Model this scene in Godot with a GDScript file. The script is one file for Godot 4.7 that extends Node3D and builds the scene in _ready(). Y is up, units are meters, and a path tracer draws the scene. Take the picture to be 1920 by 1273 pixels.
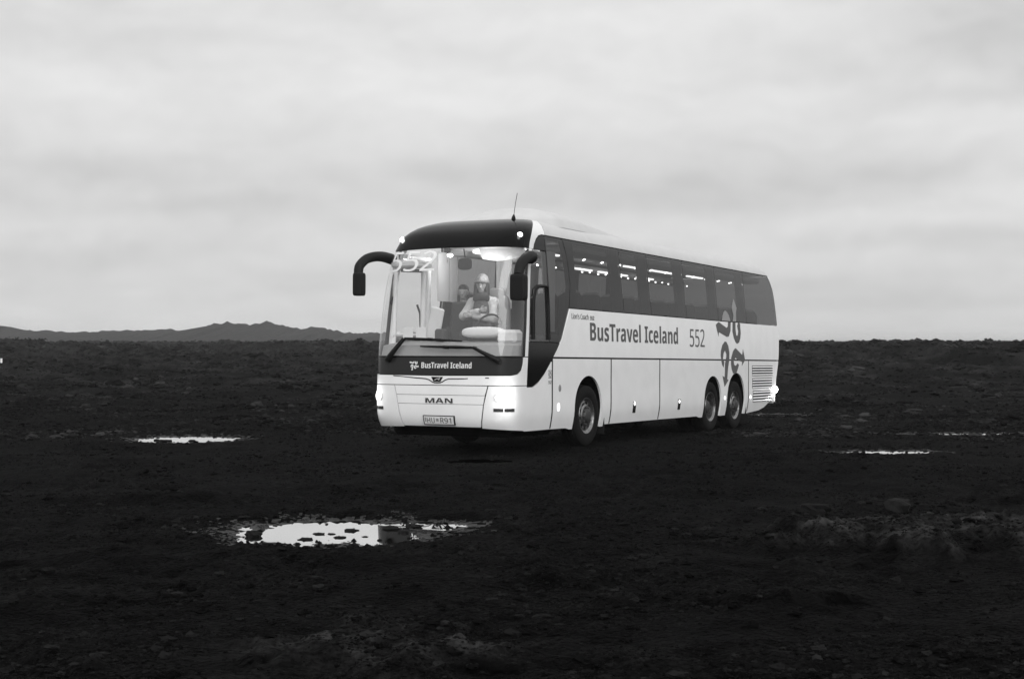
extends Node3D

# ------------------------------------------------------------------ constants
const BUS_R := [Vector3(-0.88294585, -0.00198967, -0.46947063), Vector3(0.00572409, 0.99987106, -0.01500302), Vector3(0.46943995, -0.01593415, -0.88282061)]
const BUS_T := Vector3(-0.051, -0.016, -21.257)
const CX := 1.275
const CZ := 6.6

# height parameter, y, inset of the side, front face, depth of the front corner, rear face
const TAB := [
	[0.30, 0.30, 0.05, 0.10, 0.50, 13.30], [0.45, 0.45, 0.02, 0.00, 0.58, 13.40], [0.60, 0.60, 0.00, -0.04, 0.61, 13.45],
	[1.00, 1.00, 0.00, -0.06, 0.64, 13.44], [1.48, 1.48, 0.00, -0.04, 0.66, 13.62], [2.00, 2.00, 0.01, 0.02, 0.66, 13.68],
	[2.50, 2.50, 0.03, 0.10, 0.63, 13.60], [3.00, 3.00, 0.06, 0.26, 0.56, 13.48], [3.20, 3.20, 0.08, 0.37, 0.53, 13.38],
	[3.44, 3.44, 0.115, 0.57, 0.53, 13.14], [3.54, 3.54, 0.17, 0.72, 0.52, 13.00], [3.64, 3.625, 0.25, 0.90, 0.52, 12.86],
	[3.80, 3.71, 0.42, 1.20, 0.54, 12.60], [4.00, 3.75, 0.66, 1.55, 0.60, 12.30], [4.60, 3.775, 1.275, 2.20, 0.80, 11.70]]
const REAR_D := 0.2

var lut: Array = []
var curve_x := PackedFloat32Array()
var curve_g := PackedFloat32Array()
var M := {}
var bus: Node3D
var names := {}
var rng := RandomNumberGenerator.new()
var n_big := FastNoiseLite.new()
var n_mid := FastNoiseLite.new()
var n_fine := FastNoiseLite.new()
var n_ridge := FastNoiseLite.new()
var n_patch := FastNoiseLite.new()
var n_rim := FastNoiseLite.new()

# ------------------------------------------------------------------ small helpers
func grey(l: float, a := 1.0) -> Color:
	var c := Color(l, l, l).linear_to_srgb()
	c.a = a
	return c

func mat(l: float, rough := 0.6, metal := 0.0, spec := 0.5) -> StandardMaterial3D:
	var m := StandardMaterial3D.new()
	m.albedo_color = grey(l)
	m.roughness = rough
	m.metallic = metal
	m.metallic_specular = spec
	return m

func glass(l: float, alpha: float) -> StandardMaterial3D:
	var m := mat(l, 0.02)
	m.albedo_color = grey(l, alpha)
	m.transparency = BaseMaterial3D.TRANSPARENCY_ALPHA
	m.metallic_specular = 0.5
	m.cull_mode = BaseMaterial3D.CULL_DISABLED
	return m

func glow(e: float) -> StandardMaterial3D:
	var m := mat(0.8, 0.3)
	m.emission_enabled = true
	m.emission = Color(1, 1, 1)
	m.emission_energy_multiplier = e
	return m

func numbered(called: String) -> String:
	var k: int = names.get(called, 0)
	names[called] = k + 1
	return called if k == 0 else "%s_%03d" % [called, k]

func node(called: String, parent: Node, at := Vector3.ZERO) -> Node3D:
	var o := Node3D.new()
	o.name = called
	parent.add_child(o, true)
	o.position = at
	return o

func part(called: String, mesh: Mesh, m: Material, parent: Node, at := Vector3.ZERO) -> MeshInstance3D:
	var o := MeshInstance3D.new()
	o.name = called
	o.mesh = mesh
	o.material_override = m
	parent.add_child(o, true)
	o.position = at
	return o

func tag(o: Node, label: String, category: String, group := "", kind := "") -> void:
	if label: o.set_meta("label", label)
	if category: o.set_meta("category", category)
	if group: o.set_meta("group", group)
	if kind: o.set_meta("kind", kind)

# ------------------------------------------------------------------ raw triangle collector
class Tris:
	var v := PackedVector3Array()
	var n := PackedVector3Array()
	func tri(a: Vector3, b: Vector3, c: Vector3, na: Vector3, nb: Vector3, nc: Vector3) -> void:
		if (b - a).cross(c - a).dot(na + nb + nc) > 0.0:
			v.append_array(PackedVector3Array([a, c, b]))
			n.append_array(PackedVector3Array([na, nc, nb]))
		else:
			v.append_array(PackedVector3Array([a, b, c]))
			n.append_array(PackedVector3Array([na, nb, nc]))
	func flat(a: Vector3, b: Vector3, c: Vector3, out: Vector3) -> void:
		var f := (b - a).cross(c - a)
		if f.length_squared() < 1e-14:
			return
		f = f.normalized()
		if f.dot(out) < 0.0:
			f = -f
		tri(a, b, c, f, f, f)
	func quad(a: Vector3, b: Vector3, c: Vector3, d: Vector3, out: Vector3) -> void:
		flat(a, b, c, out)
		flat(a, c, d, out)
	func join(o: Tris) -> void:
		v.append_array(o.v)
		n.append_array(o.n)
	func mesh() -> ArrayMesh:
		var a := []
		a.resize(Mesh.ARRAY_MAX)
		a[Mesh.ARRAY_VERTEX] = v
		a[Mesh.ARRAY_NORMAL] = n
		var m := ArrayMesh.new()
		if v.size():
			m.add_surface_from_arrays(Mesh.PRIMITIVE_TRIANGLES, a)
		return m

# a box with chamfered edges, centre c, size s
func box(c: Vector3, s: Vector3, bevel := 0.01) -> Tris:
	var t := Tris.new()
	var h := s / 2.0
	var b := minf(bevel, minf(h.x, minf(h.y, h.z)) * 0.6)
	for ax in 3:
		for sg in [-1.0, 1.0]:
			var u := (ax + 1) % 3
			var w := (ax + 2) % 3
			var q := []
			for k in [[-1, -1], [1, -1], [1, 1], [-1, 1]]:
				var p := Vector3.ZERO
				p[ax] = sg * h[ax]
				p[u] = k[0] * (h[u] - b)
				p[w] = k[1] * (h[w] - b)
				q.append(p)
			var o := Vector3.ZERO
			o[ax] = sg
			t.quad(c + q[0], c + q[1], c + q[2], c + q[3], o)
	for ax in 3:
		var u := (ax + 1) % 3
		var w := (ax + 2) % 3
		for k in [[-1, -1], [1, -1], [1, 1], [-1, 1]]:
			var q := []
			for e in [[-1, 0], [1, 0], [1, 1], [-1, 1]]:
				var p := Vector3.ZERO
				p[ax] = e[0] * (h[ax] - b)
				p[u] = k[0] * (h[u] - (b if e[1] else 0.0))
				p[w] = k[1] * (h[w] - (0.0 if e[1] else b))
				q.append(c + p)
			var o := Vector3.ZERO
			o[u] = k[0]
			o[w] = k[1]
			t.quad(q[0], q[1], q[2], q[3], o)
	for sx in [-1, 1]:
		for sy in [-1, 1]:
			for sz in [-1, 1]:
				var g := Vector3(sx, sy, sz)
				t.flat(c + g * (h - Vector3(0, b, b)), c + g * (h - Vector3(b, 0, b)), c + g * (h - Vector3(b, b, 0)), g)
	return t

# tube along points
func tube(pts: Array, r: float, seg := 8, flat := 1.0, radii: Array = []) -> Tris:
	var t := Tris.new()
	var rings := []
	var norms := []
	var prev_s := Vector3.ZERO
	for i in pts.size():
		var a: Vector3 = pts[maxi(i - 1, 0)]
		var b: Vector3 = pts[mini(i + 1, pts.size() - 1)]
		var d := (b - a).normalized()
		var s := prev_s
		if s == Vector3.ZERO:
			s = d.cross(Vector3.UP)
			if s.length() < 0.05:
				s = d.cross(Vector3.RIGHT)
		s = (s - d * s.dot(d)).normalized()
		prev_s = s
		var u := d.cross(s).normalized()
		var ring := []
		var nr := []
		var rr: float = radii[i] if radii.size() else r
		for k in seg:
			var an := TAU * k / seg
			var o := s * cos(an) + u * sin(an) * flat
			ring.append(pts[i] + o * rr)
			nr.append((s * cos(an) * flat + u * sin(an)).normalized())
		rings.append(ring)
		norms.append(nr)
	for i in pts.size() - 1:
		for k in seg:
			var l := (k + 1) % seg
			t.tri(rings[i][k], rings[i + 1][k], rings[i + 1][l], norms[i][k], norms[i + 1][k], norms[i + 1][l])
			t.tri(rings[i][k], rings[i + 1][l], rings[i][l], norms[i][k], norms[i + 1][l], norms[i][l])
	for e in [0, pts.size() - 1]:
		var o: Vector3 = (pts[0] - pts[1]) if e == 0 else (pts[e] - pts[e - 1])
		for k in seg:
			t.flat(pts[e], rings[e][k], rings[e][(k + 1) % seg], o)
	return t

# lathe about the x axis; profile of [x, r]; outward normals from the profile's left side
func lathe(prof: Array, seg := 48, smooth := true) -> Tris:
	var t := Tris.new()
	for i in prof.size() - 1:
		var p := Vector2(prof[i][0], prof[i][1])
		var q := Vector2(prof[i + 1][0], prof[i + 1][1])
		var d := (q - p).normalized()
		var nn := Vector2(-d.y, d.x)
		for k in seg:
			var a := TAU * k / seg
			var b := TAU * (k + 1) / seg
			var f := func(pt: Vector2, an: float) -> Vector3: return Vector3(pt.x, pt.y * cos(an), pt.y * sin(an))
			var g := func(an: float) -> Vector3: return Vector3(nn.x, nn.y * cos(an), nn.y * sin(an))
			t.tri(f.call(p, a), f.call(q, a), f.call(q, b), g.call(a), g.call(a), g.call(b))
			if p.y > 1e-5:
				t.tri(f.call(p, a), f.call(q, b), f.call(p, b), g.call(a), g.call(b), g.call(b))
	return t

func ellipsoid(c: Vector3, r: Vector3, seg := 16) -> Tris:
	var t := Tris.new()
	var f := func(i: int, k: int) -> Vector3:
		var a := PI * i / (seg / 2.0)
		var b := TAU * k / seg
		return Vector3(sin(a) * cos(b), cos(a), sin(a) * sin(b))
	for i in seg / 2:
		for k in seg:
			var p: Array = [f.call(i, k), f.call(i + 1, k), f.call(i + 1, k + 1), f.call(i, k + 1)]
			var q := p.map(func(x): return c + x * r)
			var m := p.map(func(x): return (x / r).normalized())
			if i > 0: t.tri(q[0], q[1], q[3], m[0], m[1], m[3])
			if i < seg / 2 - 1: t.tri(q[1], q[2], q[3], m[1], m[2], m[3])
	return t

# ------------------------------------------------------------------ the bus shell as a surface
func prepare_shell() -> void:
	var k := 0
	for i in 440:
		var v := 0.3 + i * 0.01
		while k < TAB.size() - 2 and v > TAB[k + 1][0]:
			k += 1
		var p0: Array = TAB[maxi(k - 1, 0)]
		var p1: Array = TAB[k]
		var p2: Array = TAB[k + 1]
		var p3: Array = TAB[mini(k + 2, TAB.size() - 1)]
		var row := []
		for c in range(1, 6):
			var h: float = p2[0] - p1[0]
			var t: float = (v - p1[0]) / h
			var m1: float = (p2[c] - p0[c]) / maxf(p2[0] - p0[0], 0.01) * h
			var m2: float = (p3[c] - p1[c]) / maxf(p3[0] - p1[0], 0.01) * h
			var t2 := t * t
			var t3 := t2 * t
			row.append((2 * t3 - 3 * t2 + 1) * p1[c] + (t3 - 2 * t2 + t) * m1 + (-2 * t3 + 3 * t2) * p2[c] + (t3 - t2) * m2)
		lut.append(row)
	var xs := []
	var gs := []
	var arc := [0.0]
	for i in 2001:
		var th := PI / 2 * i / 2000.0
		xs.append(pow(sin(th), 0.5))
		gs.append(1.0 - pow(cos(th), 0.5) if i < 2000 else 1.0)
		if i: arc.append(arc[-1] + Vector2((xs[i] - xs[i - 1]) * 1.275, (gs[i] - gs[i - 1]) * 0.6).length())
	var j := 0
	for i in 401:
		var s: float = arc[-1] * i / 400.0
		while j < 1999 and arc[j + 1] < s:
			j += 1
		var f: float = clampf((s - arc[j]) / maxf(arc[j + 1] - arc[j], 1e-9), 0, 1)
		curve_x.append(lerpf(xs[j], xs[j + 1], f))
		curve_g.append(lerpf(gs[j], gs[j + 1], f))
	front_len = arc[-1]

var front_len := 1.6

func row(v: float) -> Array:
	var f := clampf((v - 0.3) / 0.01, 0, 438.999)
	var i := int(f)
	var t := f - i
	var a: Array = lut[i]
	var b: Array = lut[i + 1]
	return [lerpf(a[0], b[0], t), lerpf(a[1], b[1], t), lerpf(a[2], b[2], t), lerpf(a[3], b[3], t), lerpf(a[4], b[4], t)]

func B(w: float, y: float, u: float) -> Vector3:
	return Vector3(w - CX, y, u - CZ)

# kind: "F" front (a from -1 to 1, + towards the driver's side), "R" rear, "L" driver's side (a = u), "P" passenger side
func raw(kind: String, a: float, v: float) -> Vector3:
	var r := row(v)
	match kind:
		"L": return B(r[1], r[0], a)
		"P": return B(2.55 - r[1], r[0], a)
	var s := signf(a)
	var f := clampf(absf(a), 0, 1) * 400.0
	var i := mini(int(f), 399)
	var X := lerpf(curve_x[i], curve_x[i + 1], f - i)
	var G := lerpf(curve_g[i], curve_g[i + 1], f - i)
	if kind == "F":
		return B(1.275 - s * (1.275 - r[1]) * X, r[0], r[2] + r[3] * G)
	return B(1.275 - s * (1.275 - r[1]) * X, r[0], r[4] - REAR_D * G)

func nrm(kind: String, a: float, v: float) -> Vector3:
	var ea := 0.02 if kind in ["F", "R"] else 0.1
	var lim := kind in ["F", "R"]
	var a0 := maxf(a - ea, -1.0) if lim else a - ea
	var a1 := minf(a + ea, 1.0) if lim else a + ea
	var da := raw(kind, a1, v) - raw(kind, a0, v)
	var dv := raw(kind, a, minf(v + 0.03, 4.55)) - raw(kind, a, maxf(v - 0.03, 0.3))
	var n := da.cross(dv).normalized()
	var out := Vector3(0, 0.3, 0)
	match kind:
		"L": out = Vector3(-1, 0.2, 0)
		"P": out = Vector3(1, 0.2, 0)
		"F": out = Vector3(-a * 0.6, 0.3, -1)
		"R": out = Vector3(-a * 0.6, 0.3, 1)
	return n if n.dot(out) > 0 else -n

func on(kind: String, a: float, v: float, off := 0.0) -> Vector3:
	return raw(kind, a, v) + nrm(kind, a, v) * off

func edge(v: float) -> float:   # u where the front corner ends and the flat side begins
	var r := row(v)
	return r[2] + r[3]

func tail(v: float) -> float:
	return row(v)[4] - REAR_D

# a piece of the shell cut to an outline given in surface coordinates, with rims of the given depth
func patch(kind: String, poly: Array, off := 0.0, depth := 0.025, cell := Vector2.ZERO) -> Tris:
	var t := Tris.new()
	if cell == Vector2.ZERO:
		cell = Vector2(0.05, 0.08) if kind in ["F", "R"] else Vector2(1.0, 0.12)
	var pl := PackedVector2Array(poly)
	var lo := pl[0]
	var hi := pl[0]
	for p in pl:
		lo = lo.min(p)
		hi = hi.max(p)
	var cache := {}
	var get_pn := func(p: Vector2) -> Array:
		var key := Vector2i(roundi(p.x * 20000), roundi(p.y * 20000))
		if not cache.has(key):
			var n := nrm(kind, p.x, p.y)
			cache[key] = [raw(kind, p.x, p.y) + n * off, n]
		return cache[key]
	var x := floorf(lo.x / cell.x) * cell.x
	while x < hi.x - 1e-6:
		var y := floorf(lo.y / cell.y) * cell.y
		while y < hi.y - 1e-6:
			var q := PackedVector2Array([Vector2(x, y), Vector2(x + cell.x, y), Vector2(x + cell.x, y + cell.y), Vector2(x, y + cell.y)])
			for piece in Geometry2D.intersect_polygons(pl, q):
				if Geometry2D.is_polygon_clockwise(piece) and absf(area(piece)) < 1e-7:
					continue
				var ix := Geometry2D.triangulate_polygon(piece)
				for k in range(0, ix.size(), 3):
					var a: Array = get_pn.call(piece[ix[k]])
					var b: Array = get_pn.call(piece[ix[k + 1]])
					var c: Array = get_pn.call(piece[ix[k + 2]])
					t.tri(a[0], b[0], c[0], a[1], b[1], c[1])
			y += cell.y
		x += cell.x
	if depth > 0.0:
		var mid := Vector2.ZERO
		for p in pl: mid += p / pl.size()
		for i in pl.size():
			var p := pl[i]
			var q := pl[(i + 1) % pl.size()]
			var steps := maxi(1, int(ceil(maxf(absf(q.x - p.x) / cell.x, absf(q.y - p.y) / cell.y))))
			for k in steps:
				var a: Array = get_pn.call(p.lerp(q, float(k) / steps))
				var b: Array = get_pn.call(p.lerp(q, float(k + 1) / steps))
				var ai: Vector3 = a[0] - a[1] * depth
				var bi: Vector3 = b[0] - b[1] * depth
				t.quad(a[0], b[0], bi, ai, (b[0] - a[0]).cross(a[1]))
	return t

func area(p: PackedVector2Array) -> float:
	var s := 0.0
	for i in p.size():
		s += p[i].cross(p[(i + 1) % p.size()])
	return s / 2

func V(list: Array) -> Array:
	return list.map(func(e): return Vector2(e[0], e[1]))

func arch(c: float, cy: float, r: float, low: float) -> Array:   # from the rear foot over the top to the front foot (u falling)
	var o := [Vector2(c + r, low)]
	for i in 25:
		var a := PI * i / 24.0
		o.append(Vector2(c + r * cos(a), cy + r * sin(a)))
	o.append(Vector2(c - r, low))
	return o

func edge_line(f: Callable, v0: float, v1: float, add := 0.0) -> Array:
	var o := []
	var n := maxi(2, int(absf(v1 - v0) / 0.06))
	for i in n + 1:
		var v := lerpf(v0, v1, float(i) / n)
		o.append(Vector2(f.call(v) + add, v))
	return o

# lettering laid on the shell
func lettering(txt: String, kind: String, a0: float, v0: float, height: float, width: float, font: Font, off: float, mirror := false) -> Tris:
	var tm := TextMesh.new()
	tm.text = txt
	tm.font = font
	tm.font_size = 64
	tm.pixel_size = 0.01
	tm.depth = 0.02
	tm.curve_step = 1.0
	tm.horizontal_alignment = HORIZONTAL_ALIGNMENT_LEFT
	var arr := tm.get_mesh_arrays() if tm.get_surface_count() == 0 else tm.surface_get_arrays(0)
	var vs: PackedVector3Array = arr[Mesh.ARRAY_VERTEX]
	var ix: PackedInt32Array = arr[Mesh.ARRAY_INDEX] if arr[Mesh.ARRAY_INDEX] != null else PackedInt32Array(range(vs.size()))
	var lo := vs[0]
	var hi := vs[0]
	for p in vs:
		lo = lo.min(p)
		hi = hi.max(p)
	var t := Tris.new()
	var sx := width / (hi.x - lo.x)
	var sy := height / (hi.y - lo.y)
	var f := func(p: Vector3) -> Array:
		var x := (p.x - lo.x) * sx
		var a := a0 + (x / front_len if kind in ["F", "R"] else x)
		var v := v0 + (p.y - lo.y) * sy
		var n := nrm(kind, a, v)
		return [raw(kind, a, v) + n * (off if p.z > 0 else off - 0.004), n, p.z > 0]
	for k in range(0, ix.size(), 3):
		var a: Array = f.call(vs[ix[k]])
		var b: Array = f.call(vs[ix[k + 1]])
		var c: Array = f.call(vs[ix[k + 2]])
		if a[2] and b[2] and c[2]:
			t.tri(a[0], b[0], c[0], a[1], b[1], c[1])
		elif a[2] or b[2] or c[2]:
			var nn := (b[0] - a[0] as Vector3).cross(c[0] - a[0])
			if nn.length() > 1e-9:
				t.flat(a[0], b[0], c[0], nn)
	return t

func font(bold: bool, serif := false) -> SystemFont:
	var f := SystemFont.new()
	f.font_names = PackedStringArray(["Droid Serif" if serif else "Droid Sans"])
	f.font_weight = 700 if bold else 400
	return f

# ------------------------------------------------------------------ the scene
func _ready() -> void:
	rng.seed = 552
	# camera: a 50 mm lens held level at eye height
	var cam := Camera3D.new()
	cam.name = "camera"
	cam.position = Vector3(0, 1.7, 0)
	cam.rotation_degrees = Vector3(0.076, 0, 0)
	cam.fov = 27.1
	cam.near = 0.1
	cam.far = 6000.0
	cam.current = true
	add_child(cam)
	# sky and air
	var env := Environment.new()
	env.background_mode = Environment.BG_SKY
	env.sky = make_sky()
	env.tonemap_mode = Environment.TONE_MAPPER_LINEAR
	env.tonemap_exposure = 1.15
	env.fog_enabled = true
	env.fog_density = 0.0003
	env.fog_light_color = Color(0.86, 0.86, 0.86)
	env.sdfgi_enabled = true
	env.ssao_enabled = true
	env.ssil_enabled = true
	var we := WorldEnvironment.new()
	we.name = "environment"
	we.environment = env
	add_child(we)
	# the sun, spread wide by the overcast, behind the camera
	var sun := DirectionalLight3D.new()
	sun.name = "sun"
	sun.light_energy = 0.5
	sun.light_angular_distance = 40.0
	sun.light_color = Color(1, 1, 1)
	sun.shadow_enabled = true
	add_child(sun)
	sun.look_at_from_position(Vector3(0.10, 0.50, 0.86) * 100.0, Vector3.ZERO)

	prepare_noise()
	prepare_shell()
	make_materials()
	build_ground()
	build_hills()
	build_puddles()
	build_wet_margins()
	build_bus()
	build_people()
	build_rocks()
	build_gravel()
	build_post()

func make_sky() -> Sky:
	var w := 2048
	var h := 1024
	var img := Image.create(w, h, false, Image.FORMAT_RGBF)
	var c1 := FastNoiseLite.new()
	c1.seed = 11
	c1.noise_type = FastNoiseLite.TYPE_SIMPLEX_SMOOTH
	c1.frequency = 1.0
	c1.fractal_octaves = 5
	c1.fractal_gain = 0.5
	var c2 := FastNoiseLite.new()
	c2.seed = 4
	c2.noise_type = FastNoiseLite.TYPE_SIMPLEX_SMOOTH
	c2.frequency = 1.0
	c2.fractal_octaves = 3
	# soft darker and brighter banks of cloud: azimuth, elevation, half widths (degrees), strength
	var banks := [[-19.0, 12.0, 5.5, 1.3, -0.125], [-6.5, 13.2, 5.0, 0.9, -0.067], [-18.0, 6.6, 7.0, 0.9, -0.125], [-12.5, 5.4, 5.0, 0.5, -0.067], [-1.0, 6.2, 6.0, 1.0, -0.092], [10.0, 6.0, 7.0, 0.9, -0.092], [18.0, 6.8, 4.0, 0.5, -0.050],
		[18.5, 12.2, 5.5, 1.6, -0.167], [20.0, 9.4, 4.5, 0.7, -0.109], [-17.0, 3.6, 6.0, 0.5, -0.083], [16.0, 5.3, 5.0, 0.4, -0.042], [14.0, 4.1, 7.0, 0.45, -0.058], [2.0, 4.6, 8.0, 0.5, 0.034], [3.0, 11.5, 8.0, 2.0, 0.050], [-8.0, 9.0, 8.0, 1.5, 0.034], [15.0, 4.9, 4.0, 0.3, 0.034], [-12.0, 4.4, 4.0, 0.35, 0.025]]
	var below := 0.02
	for j in h:
		var el := 90.0 - (j + 0.5) * 180.0 / h
		for i in w:
			if el < -1.0:
				img.set_pixel(i, j, Color(below, below, below))
				continue
			var az := wrapf((i + 0.5) * 360.0 / w, -180.0, 180.0)   # the panorama begins straight ahead (-z)
			var e := maxf(el, 0.3)
			var ce := cos(deg_to_rad(e))
			# cloud deck seen in perspective
			var k := 1.0 / (sin(deg_to_rad(e)) + 0.06)
			var px := sin(deg_to_rad(az)) * ce * k
			var pz := -cos(deg_to_rad(az)) * ce * k
			var s := c1.get_noise_2d(px * 0.30, pz * 0.42 + 3.0) * 0.10
			var a2 := deg_to_rad(az)
			var warp := c2.get_noise_3d(sin(a2) * 6.0, e * 0.25, cos(a2) * 6.0) * 1.6
			s += c2.get_noise_3d(sin(a2) * 4.0, e * 0.30 + warp * 0.2, cos(a2) * 4.0) * 0.10
			s += c1.get_noise_3d(sin(a2) * 9.0, e * 0.55 + warp * 0.4, cos(a2) * 9.0 + 20.0) * 0.07
			s += c1.get_noise_3d(sin(a2) * 40.0, e * 1.8 + warp, cos(a2) * 40.0 + 7.0) * 0.035
			for b in banks:
				var dx: float = (az - b[0]) / b[2]
				var dy: float = (el + c1.get_noise_2d(az * 0.28, b[1] + el * 0.3) * 0.8 - b[1]) / b[3]
				var q := dx * dx + dy * dy
				if q < 9.0:
					s += b[4] * exp(-q)
			var base := 0.56 + 0.075 * clampf(e / 14.0, 0, 1) + 0.18 * sin(deg_to_rad(e))
			var l := base * (1.0 + s)
			img.set_pixel(i, j, Color(l, l, l))
	var sm := PanoramaSkyMaterial.new()
	sm.panorama = ImageTexture.create_from_image(img)
	var sky := Sky.new()
	sky.sky_material = sm
	return sky

func prepare_noise() -> void:
	for e in [[n_big, 1, 0.11, 3], [n_mid, 2, 0.9, 4], [n_fine, 3, 4.0, 3], [n_patch, 5, 0.35, 4], [n_rim, 8, 1.6, 4]]:
		e[0].seed = e[1]
		e[0].noise_type = FastNoiseLite.TYPE_SIMPLEX_SMOOTH
		e[0].frequency = e[2]
		e[0].fractal_octaves = e[3]
	n_ridge.seed = 6
	n_ridge.noise_type = FastNoiseLite.TYPE_SIMPLEX_SMOOTH
	n_ridge.frequency = 0.3
	n_ridge.fractal_type = FastNoiseLite.FRACTAL_RIDGED
	n_ridge.fractal_octaves = 4

func noise_texture(size: int, freq: float, octaves: int, sd: int, lo: float, hi: float, kind := FastNoiseLite.TYPE_SIMPLEX_SMOOTH) -> NoiseTexture2D:
	var n := FastNoiseLite.new()
	n.seed = sd
	n.noise_type = kind
	n.frequency = freq
	n.fractal_octaves = octaves
	var t := NoiseTexture2D.new()
	t.width = size
	t.height = size
	t.seamless = true
	t.noise = n
	var g := Gradient.new()
	g.offsets = PackedFloat32Array([0.0, 0.5, 1.0])
	g.colors = PackedColorArray([grey(lo), grey((lo + hi) / 2), grey(hi)])
	t.color_ramp = g
	return t

func make_materials() -> void:
	M.white = mat(0.90, 0.32)
	M.white.roughness_texture = noise_texture(512, 0.02, 4, 31, 0.18, 0.6)
	M.white.uv1_triplanar = true
	M.white.uv1_scale = Vector3(0.3, 0.3, 0.3)
	M.white.albedo_texture = noise_texture(512, 0.012, 5, 33, 0.92, 1.0)
	M.roof = mat(0.60, 0.4)
	M.roof.albedo_texture = noise_texture(512, 0.015, 5, 35, 0.84, 1.0)
	M.roof.uv1_triplanar = true
	M.roof.uv1_scale = Vector3(0.4, 0.4, 0.4)
	M.cap = mat(0.004, 0.14, 0.0, 0.2)
	M.panel = mat(0.022, 0.2, 0.0, 0.32)
	M.black = mat(0.004, 0.12, 0.0, 0.3)
	M.rubber = mat(0.010, 0.6, 0.0, 0.3)
	M.trim = mat(0.008, 0.5, 0.0, 0.3)
	M.under = mat(0.006, 0.9, 0.0, 0.1)
	M.grey_print = mat(0.085, 0.5)
	M.pale_print = mat(0.30, 0.5)
	M.white_print = mat(0.75, 0.5)
	M.window = glass(0.008, 0.74)
	M.window.metallic_specular = 0.37
	M.clear = glass(0.45, 0.13)
	M.driver_glass = glass(0.05, 0.10)
	M.chrome = mat(0.55, 0.22, 1.0)
	M.alloy = mat(0.34, 0.38, 0.85)
	M.alloy.roughness_texture = noise_texture(256, 0.05, 4, 41, 0.3, 0.9)
	M.alloy.uv1_triplanar = true
	M.alloy.albedo_texture = noise_texture(256, 0.04, 4, 42, 0.35, 1.0)
	M.lining = mat(0.02, 0.8, 0.0, 0.2)
	M.ceiling = mat(0.35, 0.8)
	M.seat = mat(0.035, 0.9)
	M.seat_trim = mat(0.25, 0.7)
	M.dash = mat(0.28, 0.6)
	M.dash_dark = mat(0.03, 0.6)
	M.curtain = mat(0.75, 0.9)
	M.cloth = mat(0.75, 0.9)
	M.cloth.backlight_enabled = true
	M.cloth.backlight = Color(0.9, 0.9, 0.9)
	M.floor = mat(0.05, 0.7)
	M.marker = glow(1.6)
	M.roof_lamp = glow(6.0)
	M.tail_lamp = glow(4.0)
	M.headlamp = glow(1.1)
	M.strip = glow(3.5)
	M.spot = glow(6.0)
	M.cab_lamp = glow(1.6)
	M.lens = glass(0.6, 0.08)
	M.mirror = mat(0.8, 0.03, 1.0)
	M.plate = mat(0.75, 0.4)
	M.tyre = mat(0.012, 0.8, 0.0, 0.2)
	M.tyre.roughness_texture = noise_texture(256, 0.05, 4, 51, 0.5, 1.0)
	M.tyre.uv1_triplanar = true
	M.tyre.albedo_texture = noise_texture(256, 0.06, 5, 52, 0.4, 1.0)
	M.tyre.uv1_scale = Vector3(2, 2, 2)
	M.skin = mat(0.33, 0.6)
	M.hair = mat(0.015, 0.6)
	M.beanie = mat(0.27, 0.95)
	M.jacket = mat(0.50, 0.85)
	M.dark_cloth = mat(0.04, 0.9)
	M.eye = mat(0.02, 0.3)
	M.seat_cloth = mat(0.10, 0.9)
	M.hat_brim = mat(0.17, 0.95)
	for c in [M.jacket, M.seat_cloth, M.beanie]:
		c.heightmap_enabled = true
		c.heightmap_texture = noise_texture(256, 0.012, 3, 91, 0.0, 1.0)
		c.heightmap_scale = 2.0
		c.uv1_triplanar = true
		c.uv1_scale = Vector3(3, 3, 3)

# ------------------------------------------------------------------ ground
const PUDDLES := [
	# x, z, half width, half depth, level, seed shift, depth of the bed
	[-1.58, -12.72, 0.95, 0.82, -0.028, 0.0, 0.060], [-0.78, -13.16, 0.50, 0.32, -0.028, 7.0, 0.012],
	[-5.72, -24.8, 0.95, 0.85, -0.030, 3.0, 0.045], [-0.45, -20.35, 0.50, 0.46, -0.035, 12.0, 0.03],
	[6.0, -22.3, 0.78, 0.36, -0.062, 21.0, 0.010], [9.75, -27.9, 1.95, 0.36, -0.140, 30.0, 0.012], [6.85, -36.0, 0.75, 0.55, -0.185, 41.0, 0.014]]

func bus_uw(x: float, z: float) -> Vector2:
	var dx := x - BUS_T.x
	var dz := z - BUS_T.z
	return Vector2(-0.88295 * dx - 0.46947 * dz, 0.46944 * dx - 0.88282 * dz)   # w, u

func mound(x: float, z: float, only := 8) -> float:
	# low hummocks of lava with dry moss, in the right foreground and at the bottom
	var m := 0.0
	for e in [[4.3, -11.7, 2.5, 1.25, 0.12], [-0.75, -8.0, 0.75, 0.85, 0.07], [6.6, -15.6, 2.2, 0.6, 0.08], [1.2, -7.55, 1.0, 0.5, 0.04], [0.35, -10.05, 0.5, 0.3, 0.04], [1.5, -9.2, 0.9, 0.35, 0.05], [-4.0, -15.0, 1.2, 0.6, 0.06], [-3.2, -11.2, 0.8, 0.5, 0.05]].slice(0, only):
		var q := Vector2((x - e[0]) / e[2], (z - e[1]) / e[3]).length() + n_rim.get_noise_2d(x, z) * 0.55
		m = maxf(m, e[4] * (1.0 - smoothstep(0.45, 1.1, q)))
	return m

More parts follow.
